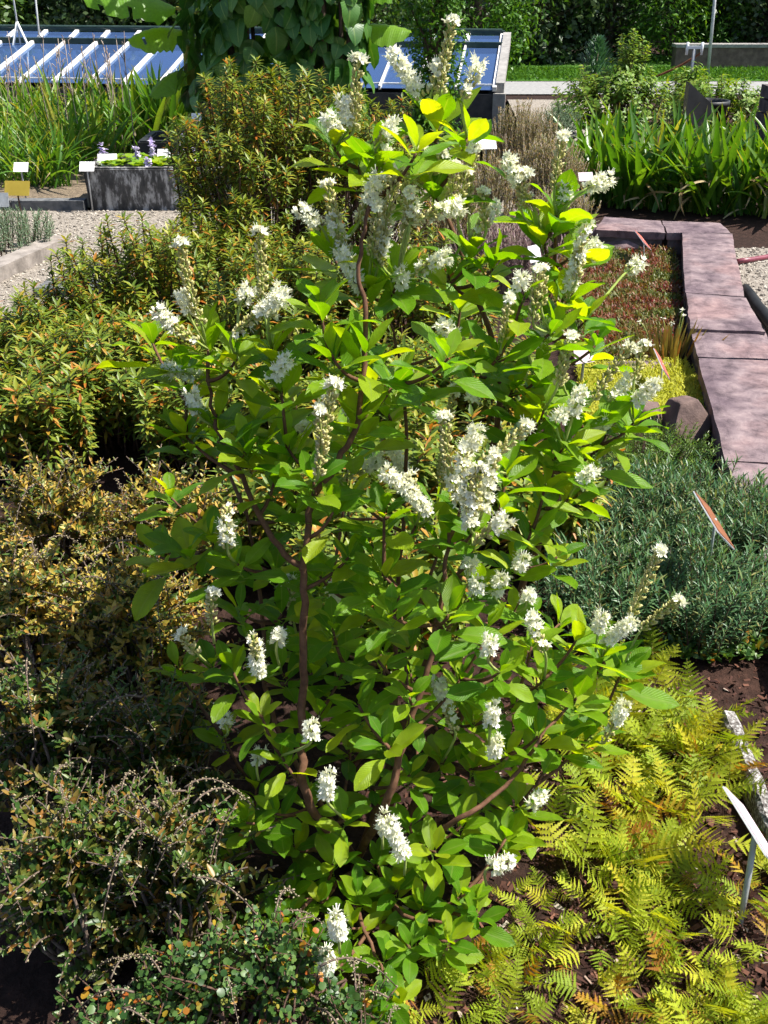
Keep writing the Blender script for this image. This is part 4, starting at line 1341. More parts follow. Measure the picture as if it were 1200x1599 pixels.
def clump(name, label, base, n, L, protos, dry, ndry, spread, group, lean=Vector(), stalks=0, stalk_h=.9):
    root = thing(name, base, label, 'plant', group)
    for i in range(n + ndry):
        a = rnd.uniform(0, 6.28)
        isdry = i >= n
        el = rnd.gauss(1.18, .2) if not isdry else rnd.uniform(.2, .7)
        d = Vector((math.cos(a) * math.cos(el), math.sin(a) * math.cos(el), math.sin(el))) + lean * rnd.uniform(.3, 1.2)
        p = Vector((rnd.gauss(0, spread), rnd.gauss(0, spread * .8), 0))
        if isdry:
            p.z = rnd.uniform(.02, .22)
        ps = dry if isdry else protos
        k = min(len(ps) - 1, int(rnd.random() ** 1.2 * len(ps)))
        n_ = Vector((-d.x, -d.y, .3 + abs(d.z) * .2)) + rv() * .7
        link('leaf', ps[k], root, xf(p, frame(d, n_), L * rnd.uniform(.65, 1.1) * (.55 if isdry else 1)))
    for i in range(stalks):
        s = MB()
        p = Vector((rnd.gauss(0, spread * 1.6), rnd.gauss(0, spread), 0))
        t = p + Vector((rnd.gauss(0, .08), rnd.gauss(0, .06), stalk_h * rnd.uniform(.7, 1.15)))
        s.tube(bez(p, (p + t) / 2 + rv() * .03, t, 4), [.006, .005, .0045, .004, .003], 4)
        for k in range(rnd.randint(1, 4)):
            q = p.lerp(t, rnd.uniform(.75, 1))
            s.tube([q, q + Vector((rnd.uniform(-.04, .04), rnd.uniform(-.03, .03), rnd.uniform(.03, .08)))], [.003, .004], 4)
        link('dry_stalk', s.mesh('dry_stalk', [M['dry_stalk']]), root)
    return root


for i, (px, py) in enumerate([(935, 318), (985, 322), (1035, 326), (1085, 330), (1135, 332), (1185, 334), (1235, 336), (915, 295), (965, 292), (1015, 292), (1065, 296), (1120, 298), (1175, 300), (1225, 300)]):
    clump('strap_leaved_clump', 'broad strap-leaved plant with withered pale lower leaves, right behind the stone wall' if py > 310 else 'broad strap-leaved plant in the back row of the clump, before the pots', G(px, py), 42, .68, STRAP, DRYST, 12 if py > 310 else 0, .09, 'strap-leaved plants behind the wall' if py > 310 else 'strap-leaved plants in the back row', lean=Vector((-.12, 0, 0)))

for px, py, n, L in [(40, 290, 34, .5), (82, 292, 40, .5), (5, 282, 32, .5), (120, 268, 32, .55), (60, 262, 34, .6), (15, 255, 34, .6), (105, 245, 36, .62), (160, 255, 32, .55), (55, 236, 36, .68), (10, 232, 36, .68), (150, 232, 34, .68), (190, 240, 30, .55), (100, 222, 30, .75), (190, 220, 30, .75), (30, 215, 30, .75)]:
    clump('day_lily', 'narrow-leaved lily clump with many tall dry stalks before the cold frame' if py < 262 else 'arching narrow-leaved lily clump at the front of the bed, behind the white labels', G(px, py), int(n * 1.6), L * 1.1, LILY, LILYD, 3, .08, 'lily clumps with dry stalks' if py < 262 else 'lily clumps at the front of the bed', stalks=5 if py < 262 else 0, stalk_h=.9)
for px, py in [(225, 236), (262, 234), (292, 232)]:
    p = G(px, py); p.y = max(p.y, 8.9)
    clump('water_iris', 'upright bright green blades growing behind the black trough', Vector((D(px, 200, p.y).x, p.y, 0)), 42, .75, STRAP[:3], DRYST, 0, .07, 'green blades behind the black trough')


# ------------------------------------------------------------------ background trees
def tree(name, label, x, y, rx, ry, z0, z1, n, leafsize, aspect, mat, group='trees behind the garden', nclump=45, trunk_r=.09, fine=False, seed=0, droop=0.0):
    rg = np.random.default_rng(seed + int(x * 100) % 97 + 11)
    root = thing(name, (x, y, 0), label, 'tree', group)
    tm = MB()
    top = Vector((rnd.uniform(-.15, .15), 0, z1 * .8))
    tm.tube(bez(Vector((0, 0, -.1)), Vector((rnd.uniform(-.1, .1), 0, z1 * .4)), top, 8), [trunk_r * (1 - .08 * i) for i in range(9)], 8)
    cen = []
    for i in range(nclump):
        u = rg.uniform(0, 1); a = rg.uniform(0, 6.283); r = math.sqrt(rg.uniform(.15, 1))
        z = z0 + (z1 - z0) * u
        w = math.sin(math.pi * (.18 + .74 * u)) ** .7
        c = np.array([math.cos(a) * r * rx * w, math.sin(a) * r * ry * w, z])
        cen.append(c)
        b0 = Vector((0, 0, max(.1, z * .7)))
        tm.tube(bez(b0, Vector((c[0] * .4, c[1] * .4, z * .8)), Vector(c), 3), [.03, .02, .012, .006], 4)
    link('trunk', tm.mesh('trunk', [M['trunk']]), root)
    cen = np.array(cen)
    which = rg.integers(0, nclump, n)
    sd = np.array([rx * .22, ry * .22, (z1 - z0) * .075])
    P = cen[which] + rg.normal(size=(n, 3)) * sd
    P[:, 2] -= droop * rg.random(n)
    P[:, 2] = np.maximum(P[:, 2], .04)
    Nn = (P - cen[which]) / sd * .5 + rg.normal(size=(n, 3)) * .6 + np.array([0, 0, .5])
    Nn /= np.linalg.norm(Nn, axis=1, keepdims=True)
    quads_cloud('crown', P, Nn, leafsize, aspect, [M[mat]], root, seed=seed + 3)
    return root


def tree_px(name, label, px, y, hw, *a, **k):
    p = D(px, 60, y)
    rx = hw * p.y / F_PX
    return tree(name, label, p.x, y, rx, rx * .8, *a, **k)


for i, (px, y, hw, mat, ls, asp, label) in enumerate([
    (-40, 17.4, 110, 'tree_leaf', .11, .55, 'leafy green tree beyond the white stand, at the far end of the cold frame'),
    (70, 18.0, 100, 'tree_leaf', .11, .55, 'mid green bushy tree behind the white stand'),
    (175, 17.6, 95, 'dark_leaf', .11, .55, 'dark bushy tree behind the banana leaves'),
    (275, 18.2, 95, 'tree_leaf', .11, .55, 'green tree beside the banana stem'),
    (420, 18.6, 130, 'dark_leaf', .13, .55, 'dark tree hidden behind the big vine'),
    (575, 18.4, 100, 'tree_leaf', .10, .45, 'fine-leaved tree rising behind the sunlit vine and cold frame'),
    (745, 18.2, 75, 'bamboo_leaf', .10, .35, 'bright green fine-leaved tree above the end of the cold frame'),
    (845, 19.4, 85, 'dark_leaf', .12, .5, 'dark tree beside the lawn, deep in shade'),
    (950, 20.2, 100, 'dark_leaf', .12, .4, 'dark green tree with hanging foliage behind the pots'),
    (1050, 19.6, 85, 'bamboo_leaf', .11, .3, 'bright green feathery tree between the standpipe and the pots'),
    (1110, 20.2, 60, 'bamboo_leaf', .11, .3, 'bright green feathery tree behind the leaning pole'),
    (1195, 20.0, 95, 'dark_leaf', .10, .6, 'dark small-leaved tree overhanging the low back wall'),
    (1290, 19.6, 95, 'dark_leaf', .10, .6, 'dark tree standing past the end of the low back wall'),
]):
    tree_px('broadleaf_tree', label, px, y, hw, .1, 2.7, 9000, ls, asp, mat, seed=i, nclump=70)

# low back wall
a, b2 = D(1050, 108, 18.4), D(1260, 108, 18.4)
mb = MB(); mb.box(((a.x + b2.x) / 2, 18.4, .15), (b2.x - a.x, .25, .34))
mw = thing('garden_wall', ((a.x + b2.x) / 2, 18.4, 0), 'low rendered wall at the back of the lawn', 'wall')
link('wall_body', mb.mesh('wall_body', [M['rock']], smooth=False, off=mw.location.copy()), mw)
mb = MB(); mb.box(((a.x + b2.x) / 2, 18.4, .345), (b2.x - a.x + .04, .30, .05))
link('coping', mb.mesh('coping', [M['frame_post']], smooth=False, off=mw.location.copy()), mw)


# grass blades of the lawn
rg = np.random.default_rng(9)
n = 9000
P = np.stack([rg.uniform(1.5, 9, n), rg.uniform(16.3, 18.2, n), np.full(n, .03)], 1)
Nn = rg.normal(size=(n, 3)); Nn[:, 2] *= .3; Nn /= np.linalg.norm(Nn, axis=1, keepdims=True)
tag(quads_cloud('lawn_grass', P, Nn, .09, .2, [M['bamboo_leaf']], seed=2), 'short green grass of the lawn strip', 'grass', kind='stuff')


# poles and stands
def pole(name, label, pts, r, mat, cat='pole'):
    mb = MB(); mb.tube(pts, r, 8)
    return tag(link(name, mb.mesh(name, [M[mat]])), label, cat)


pb, pt = G(1104, 118), D(1122, -60, 17)
pole('leaning_pole', 'thin grey pole leaning in front of the feathery trees', [Vector((D(1108, 100, 17).x, 17, 0)), pt], .025, 'steel')
st = thing('water_stand', Vector((D(1079, 120, 14.2).x, 14.2, 0)), 'white T-shaped standpipe with two taps on the lawn edge', 'standpipe')
off = st.location.copy()
x, y = st.location.x, st.location.y
zt = D(1079, 74, 14.2).z
mb = MB(); mb.tube([Vector((x, y, 0)), Vector((x, y, zt))], .02, 8); link('post', mb.mesh('post', [M['steel']], off=off), st)
mb = MB(); mb.box((x, y, zt), (.19, .04, .035)); link('crossbar', mb.mesh('crossbar', [M['white_steel']], smooth=False, off=off), st)
for s in (-1, 1):
    mb = MB(); mb.tube([Vector((x + s * .095, y, zt - .09)), Vector((x + s * .095, y, zt + .06))], .018, 8); link('tap', mb.mesh('tap', [M['white_steel']], off=off), st)
mb = MB()
p1 = Vector((x + .095, y, zt - .06)); p2 = D(1025, 119, 14.4)
mb.tube(bez(p1, (p1 + p2) / 2 - Vector((0, 0, .05)), p2, 10), .016, 6)
tag(link('watering_hose', mb.mesh('watering_hose', [M['sign_brown']])), 'rusty red hose running down from the standpipe', 'hose')

# white A-frame stand and thin wires beyond the cold frame
st = thing('trestle_stand', Vector((D(31, 60, 13.6).x, 13.6, 0)), 'white A-shaped stand with a thin mast behind the cold frame', 'stand')
off = st.location.copy()
x, y = st.location.x, st.location.y
ap = D(31, 34, 13.6).z
for s in (-1, 1):
    mb = MB(); mb.tube([Vector((x + s * .32, y, 0)), Vector((x, y, ap))], .016, 6); link('leg', mb.mesh('leg', [M['white_steel']], off=off), st)
mb = MB(); mb.tube([Vector((x, y, 0)), Vector((x, y, ap + 1.4))], .012, 6); link('mast', mb.mesh('mast', [M['steel']], off=off), st)
pole('thin_cane', 'thin green cane standing behind the cold frame', [Vector((D(57, 60, 13.8).x, 13.8, 0)), D(50, -60, 13.8)], .012, 'steel', 'cane')

# ------------------------------------------------------------------ pots on the far right
def pot(px, y, r, h, label, tilt=0.0, z=0.0):
    c = D(px, 120, y)
    root = thing('plant_pot', (c.x, y, z), label, 'pot')
    mb = MB()
    n = 20
    prof = [(r * .78, 0), (r * .96, h * .88), (r * 1.05, h * .88), (r * 1.05, h), (r * .95, h), (r * .9, h * .8)]
    for (rr, zz) in prof:
        for i in range(n):
            a = 6.2832 * i / n
            mb.v.append(Vector((rr * math.cos(a), rr * math.sin(a), zz))); mb.c.append((.5, .5, .5, 1))
    for j in range(len(prof) - 1):
        for i in range(n):
            a = j * n + i; b = j * n + (i + 1) % n
            mb.f.append((a, b, b + n, a + n)); mb.m.append(0)
    mb.f.append(tuple(range(n - 1, -1, -1))); mb.m.append(0)
    link('body', mb.mesh('body', [M['pot']]), root)
    s = MB()
    for i in range(n):
        a = 6.2832 * i / n
        s.v.append(Vector((r * .9 * math.cos(a), r * .9 * math.sin(a), h * .86))); s.c.append((.5, .5, .5, 1))
    s.f.append(tuple(range(n))); s.m.append(0)
    link('potting_soil', s.mesh('potting_soil', [M['soil']], smooth=False), root)
    return root


p1 = pot(878, 9.3, .16, .27, 'dark pot holding the rounded grey-green plant')
bush('grey_cushion', 'rounded grey-green cushion plant spilling over its dark pot', 'plant', p1.location + Vector((0, 0, .22)), .21, .2, .28, 'grey', 90, .2, upright=.45, low=.1, stems=False)
p2 = pot(1113, 10.5, .19, .40, 'black bucket-shaped pot behind the strap-leaved clump')
p3 = pot(960, 10.2, .22, .30, 'wide dark pot under the pale leafy shrub')
bush('pot_shrub', 'pale green leafy shrub filling the wide dark pot', 'shrub', p3.location + Vector((0, 0, .15)), .62, .45, .62, 'broad', 110, .3, upright=.5, low=.1)
q = D(985, 95, 10.3)
bush('young_shrub', 'tall young shrub with yellow-tipped shoots rising above the pale shrub', 'shrub', Vector((q.x, 10.3, 0)), .26, .22, D(985, 50, 10.3).z + .02, 'broad', 34, .26, upright=.8, low=.55)
q = D(1140, 150, 11)
bush('leafy_border_plant', 'low bright leafy plant behind the black pots', 'shrub', Vector((q.x, 11.3, 0)), .7, .4, .55, 'broad', 90, .3, upright=.5, low=.2)
q = D(1075, 110, 11.8)
bush('leafy_border_plant', 'pale leafy plant beside the standpipe', 'shrub', Vector((q.x, 11.8, 0)), .32, .3, D(1075, 98, 11.8).z, 'broad', 50, .3, upright=.6, low=.3)


def conifer(px, y, top, label):
    b = D(px, 100, y)
    h = D(px, top, y).z
    root = thing('dwarf_conifer', (b.x, y, 0), label, 'conifer')
    t = MB(); t.tube([Vector((0, 0, -.02)), Vector((0, 0, h * .95))], [.02, .006], 6)
    link('trunk', t.mesh('trunk', [M['trunk']]), root)
    m = MB()
    for i in range(900):
        u = rnd.random()
        z = h * (.45 + .55 * u)
        r = .15 * math.sin(math.pi * (.12 + .86 * u)) ** .8 * math.sqrt(rnd.random())
        a = rnd.uniform(0, 6.28)
        p = Vector((math.cos(a) * r, math.sin(a) * r, z))
        m.leaf(p, Vector((math.cos(a) * .7, math.sin(a) * .7, .8)), Vector((0, 0, 1)), .06, .02, .1, .1, 1, ss=(-1, 1), prof=lambda t: .9 if t < .5 else .3)
    link('crown', m.mesh('crown', [M['conifer']]), root)


conifer(932, 10.8, 62, 'small blue-green conifer behind the pale leafy shrub')
c = D(1200, 150, 9.8)
mb = MB()
for i in range(5):
    mb.box((c.x + .25, 9.8, .06 + i * .12), (.5, .45, .105), rz=rnd.uniform(-.05, .05))
tag(link('stacked_stones', mb.mesh('stacked_stones', [M['wall_stone']], smooth=False)), 'dark stack of flat stones beyond the strap-leaved clump', 'stones')
c = D(1098, 138, 10.0)
mb = MB(); mb.hexa([(c.x - .16, 9.85, 0), (c.x + .10, 9.95, 0), (c.x + .12, 10.12, 0), (c.x - .14, 10.05, 0), (c.x - .17, 9.85, .62), (c.x + .10, 9.95, .42), (c.x + .12, 10.12, .42), (c.x - .15, 10.05, .62)])
tag(link('black_planter', mb.mesh('black_planter', [M['pot']], smooth=False)), 'black slanted planter box at the back of the strap-leaved clump', 'planter')


# ------------------------------------------------------------------ vines and banana
def vine(name, label, px, y, hw, z1, nleaf, leafL, mat, part_max, cat='vine'):
    b = D(px, 100, y)
    rx = hw * y / F_PX
    root = thing(name, (b.x, y, 0), label, cat)
    sup = MB()
    for i in range(7):
        a = i * .9
        sup.tube(bez(Vector((math.cos(a) * .1, math.sin(a) * .1, -.05)), Vector((math.cos(a) * rx * .5, math.sin(a) * rx * .4, z1 * .5)), Vector((math.cos(a) * rx * .6, math.sin(a) * rx * .4, z1 * .95)), 8), .018, 5)
    link('stems', sup.mesh('stems', [M['trunk']]), root)
    protos = []
    for i in range(5):
        mb = MB()
        mb.leaf(Vector(), Vector((0, 1, 0)), Vector((0, 0, 1)), 1, .95, rnd.uniform(.3, .9), .15, 5, ss=(-1, -.5, 0, .5, 1), prof=prof_heart, wave=.03, tint=0)
        protos.append(mb.mesh('leaf', [M[mat]]))
    items = []
    for i in range(nleaf):
        a = rnd.uniform(0, 6.28)
        z = rnd.uniform(.05, z1)
        w = .75 + .35 * math.sin(z * 2.3 + a * 2) * .5 + .2 * noise.noise(Vector((math.cos(a) * 2, math.sin(a) * 2, z * 2)))
        rr = rnd.uniform(.7, 1.05) * w
        p = Vector((math.cos(a) * rx * rr, math.sin(a) * rx * .7 * rr, z))
        out = Vector((math.cos(a), math.sin(a), .25)) + rv() * .5
        d = Vector((math.cos(a) * .4, math.sin(a) * .4, -.75)) + rv() * .45
        items.append((p.y, (rnd.randrange(5), xf(p, frame(d, out), leafL * rnd.uniform(.7, 1.2)))))
    items.sort(key=lambda t: t[0])
    for _, (v, m) in items[:part_max]:
        link('leaf', protos[v], root, m)
    if len(items) > part_max:
        o = join_instances('leaves', protos, [t[1] for t in items[part_max:]], [M[mat]], root, None)
        o['kind'] = 'stuff'
    return root


vine('climbing_vine', 'huge dark climbing vine with broad heart-shaped leaves behind the olive bush', 405, 9.0, 115, 2.7, 900, .19, 'vine_leaf', 300)
vine('climbing_vine', 'sunlit climbing vine with broad leaves next to the ivy column', 515, 8.7, 60, 2.4, 480, .17, 'vine_leaf', 300)
tree_px('ivy_column', 'slender column of fine green climber behind the top of the pepperbush', 678, 9.4, 42, .1, 2.7, 9000, .055, .4, 'bamboo_leaf', seed=40, nclump=60, trunk_r=.06)


def banana(label, bx, y, leaves, stem_h):
    root = thing('banana_plant', (bx, y, 0), label, 'plant')
    off = root.location.copy()
    s = MB()
    for k in range(3):
        s.tube([Vector((bx + .03 * k - .03, y + .02 * k, -.02)), Vector((bx + .02 * k - .02, y, stem_h * .6)), Vector((bx + .03 * (k - 1), y, stem_h))], [.065, .055, .035], 9)
    link('stem', s.mesh('stem', [M['banana_stem']], off=off), root)
    for (p0, p1, W, sag) in leaves:
        m = MB()
        base = Vector((bx, y, stem_h * .92))
        m.tube(bez(base, (base + p0) / 2 + Vector((0, 0, .08)), p0, 6), [.028, .025, .022, .02, .018, .016, .014], 6, 1)
        n = 18
        mid = (p0 + p1) / 2 + Vector((0, 0, sag))
        pts = bez(p0, mid, p1, n)
        b0 = len(m.v)
        ss = (-1, -.66, -.33, 0, .33, .66, 1)
        for i, p in enumerate(pts):
            t = i / n
            tg = (pts[min(n, i + 1)] - pts[max(0, i - 1)]).normalized()
            sd = tg.cross(Vector((0, -.35, 1))).normalized()
            nn = sd.cross(tg)
            w = W * .5 * min(1, t * 5 + .25) * min(1, (1 - t) * 3.2 + .12) ** .6
            for x_ in ss:
                drop = -abs(x_) ** 1.6 * w * .55 + .012 * math.sin(i * 2.1 + x_) * abs(x_)
                m.v.append(p + sd * (x_ * w * .9) + nn * drop); m.c.append((.3, t, x_ * .5 + .5, 1))
        k = len(ss)
        for i in range(n):
            for j in range(k - 1):
                if rnd.random() < .03 and abs(ss[j]) > .5:
                    continue
                a = b0 + i * k + j
                m.f.append((a, a + 1, a + k + 1, a + k)); m.m.append(0)
        link('leaf', m.mesh('leaf', [M['banana_leaf'], M['banana_stem']], off=off), root)


Y = 9.4
bx = D(297, 60, Y).x
banana('banana plant with yellowish stem between the lily bed and the dark vine', bx, Y, [
    (D(285, 48, Y), D(200, 62, Y - .1), .42, .10), (D(275, 12, Y), D(130, -2, Y - .3), .46, .16), (D(300, -10, Y), D(420, -30, Y), .3, .15), (D(310, 20, Y - .1), D(360, 60, Y - .4), .26, .1), (D(290, 110, Y - .1), D(235, 150, Y - .3), .28, .1)], D(297, 25, Y).z)
bx2 = D(530, 60, 9.3).x
banana('banana plant with broad leaf reaching out of the sunlit vine', bx2, 9.3, [
    (D(545, 42, 9.0), D(642, 48, 8.9), .36, .06), (D(540, -5, 9.0), D(640, -16, 8.9), .3, .1)], D(530, 30, 9.3).z)


# ------------------------------------------------------------------ the white-flowered pepperbush
def pepperbush():
    r = random.Random(21)
    base = G(575, 1345)
    base.z = 0
    root = thing('sweet_pepperbush', base, 'tall leafy green shrub covered with upright white flower spikes', 'shrub')
    off = base.copy()

    def depth(px, py, f=None):
        y = 1.46 + max(0, (1345 - py)) / 1300 * .52
        hw = 330 if py > 450 else 180 + 150 * py / 450
        e = max(0, 1 - ((px - 600) / hw) ** 2)
        if f is None:
            f = r.uniform(.15, 1)
        y -= .26 * math.sqrt(e) * f
        if py > 1150:
            lim = G(px, py, .10).y
            y = min(y, lim)
        return y

    # --- main branches, followed in the photograph
    main = [
        [(575, 1345), (600, 1260), (628, 1165), (662, 1065), (690, 930), (702, 830)],
        [(560, 1345), (485, 1260), (472, 1150), (474, 1020), (475, 900), (488, 785), (530, 720), (562, 640), (572, 500), (560, 430), (575, 330)],
        [(478, 890), (435, 855), (378, 745), (335, 650), (325, 550)],
        [(540, 1345), (430, 1130), (410, 970), (395, 850), (372, 770)],
        [(590, 1345), (700, 1290), (790, 1225), (855, 1140), (945, 1035)],
        [(590, 1330), (640, 1100), (720, 900), (770, 700), (775, 560), (728, 420), (680, 280), (682, 190)],
        [(585, 1330), (620, 1000), (632, 760), (630, 590), (600, 470)],
        [(600, 1330), (740, 1080), (830, 880), (860, 760), (850, 620), (872, 350)],
        [(860, 760), (920, 690), (960, 660)],
        [(560, 1350), (500, 1330), (420, 1330), (340, 1320)],
        [(580, 1350), (620, 1420), (700, 1440)],
        [(570, 1350), (560, 1420), (600, 1520)],
        [(555, 1350), (490, 1400), (460, 1450)],
        [(420, 1130), (380, 1060), (350, 1050)], [(400, 880), (330, 860), (290, 870)],
    ]
    stem = MB()
    pts_all = []
    for bi, br in enumerate(main):
        f = .75 if bi in (0, 1, 2, 4) else (-.1 if bi in (5, 6, 7) else .2)
        P = []
        for k, (px, py) in enumerate(br):
            if py >= 1320 and k == 0:
                P.append(base + Vector((r.uniform(-.05, .05), r.uniform(-.04, .04), -.03)))
            else:
                P.append(D(px, py, depth(px, py, f)))
        # smooth
        Q = []
        for i in range(len(P) - 1):
            p0, p1, p2, p3 = P[max(0, i - 1)], P[i], P[i + 1], P[min(len(P) - 1, i + 2)]
            for s in range(6):
                t = s / 6
                Q.append(.5 * ((2 * p1) + (p2 - p0) * t + (2 * p0 - 5 * p1 + 4 * p2 - p3) * t * t + (3 * p1 - p0 - 3 * p2 + p3) * t ** 3))
        Q.append(P[-1])
        Q = [q + Vector((r.gauss(0, .002), r.gauss(0, .002), 0)) for q in Q]
        r0 = .0088 if len(br) > 5 else .006
        if bi in (8, 2):
            r0 = .0065
        stem.tube(Q, [r0 * (1 - .66 * i / len(Q)) for i in range(len(Q))], 7)
        pts_all += Q
    # --- leaf whorls: (px, py, leaf length in px)
    W = [(685, 195, 85), (650, 240, 75), (560, 262, 80), (520, 225, 70), (590, 250, 70), (680, 300, 75), (730, 215, 65), (870, 335, 85), (850, 375, 75), (900, 390, 65), (735, 395, 78), (700, 430, 70), (770, 420, 65),
         (575, 455, 85), (520, 400, 75), (620, 440, 75), (500, 480, 70), (570, 560, 88), (615, 600, 85), (520, 560, 75), (560, 650, 70), (325, 545, 80), (290, 590, 72), (370, 560, 72), (425, 545, 78), (440, 610, 72),
         (335, 665, 85), (290, 680, 65), (400, 660, 78), (450, 700, 80), (385, 700, 68), (430, 745, 90), (490, 750, 80), (545, 690, 75), (520, 800, 85), (460, 800, 75), (600, 800, 72), (580, 850, 80), (545, 870, 72),
         (690, 845, 88), (650, 820, 72), (740, 830, 72), (720, 790, 66), (780, 555, 72), (800, 610, 75), (740, 580, 72), (700, 560, 70), (840, 590, 75), (850, 640, 72), (815, 470, 62), (880, 465, 68), (915, 500, 66), (930, 540, 60), (860, 520, 66),
         (955, 655, 75), (990, 660, 68), (900, 640, 66), (930, 705, 70), (880, 700, 75), (820, 690, 75), (790, 740, 72), (850, 765, 75), (890, 775, 66), (830, 830, 78), (870, 870, 66), (800, 880, 66), (780, 800, 60),
         (295, 865, 90), (250, 870, 80), (330, 840, 70), (370, 880, 75), (375, 955, 72), (330, 1040, 66), (365, 1050, 72), (400, 1010, 66), (440, 960, 75), (430, 890, 70), (500, 900, 70), (520, 980, 75), (560, 940, 75), (600, 900, 78),
         (610, 960, 70), (540, 1040, 75), (490, 1050, 70), (440, 1050, 66), (410, 1120, 66), (350, 1150, 62), (440, 1180, 62), (400, 1230, 60), (500, 1120, 66), (560, 1100, 70), (590, 1030, 70), (640, 1010, 70), (600, 1160, 66), (640, 1090, 60),
         (740, 925, 82), (700, 960, 78), (760, 980, 75), (800, 960, 72), (830, 1010, 72), (780, 1050, 70), (720, 1060, 72), (690, 1110, 66), (740, 1130, 70), (800, 1100, 72), (850, 1060, 75), (900, 1000, 82), (940, 1025, 90), (970, 1050, 78), (900, 1090, 78),
         (880, 1150, 72), (840, 1150, 70), (920, 1150, 66), (790, 1180, 70), (740, 1200, 72), (690, 1190, 66), (640, 1210, 60), (760, 1250, 75), (810, 1260, 78), (790, 1310, 72), (720, 1290, 70), (680, 1330, 66), (640, 1290, 60), (580, 1230, 60),
         (540, 1280, 60), (480, 1250, 62), (430, 1270, 62), (385, 1285, 62), (320, 1330, 66), (300, 1350, 55), (460, 1320, 58), (520, 1350, 62), (590, 1350, 60), (620, 1390, 64), (560, 1400, 60), (660, 1420, 64), (720, 1400, 64), (745, 1430, 62),
         (700, 1470, 60), (640, 1480, 60), (600, 1500, 58), (610, 1560, 60), (550, 1450, 58), (500, 1410, 60), (450, 1400, 60), (430, 1440, 56), (480, 1480, 56), (530, 1510, 56), (450, 1510, 52), (580, 1590, 52)]
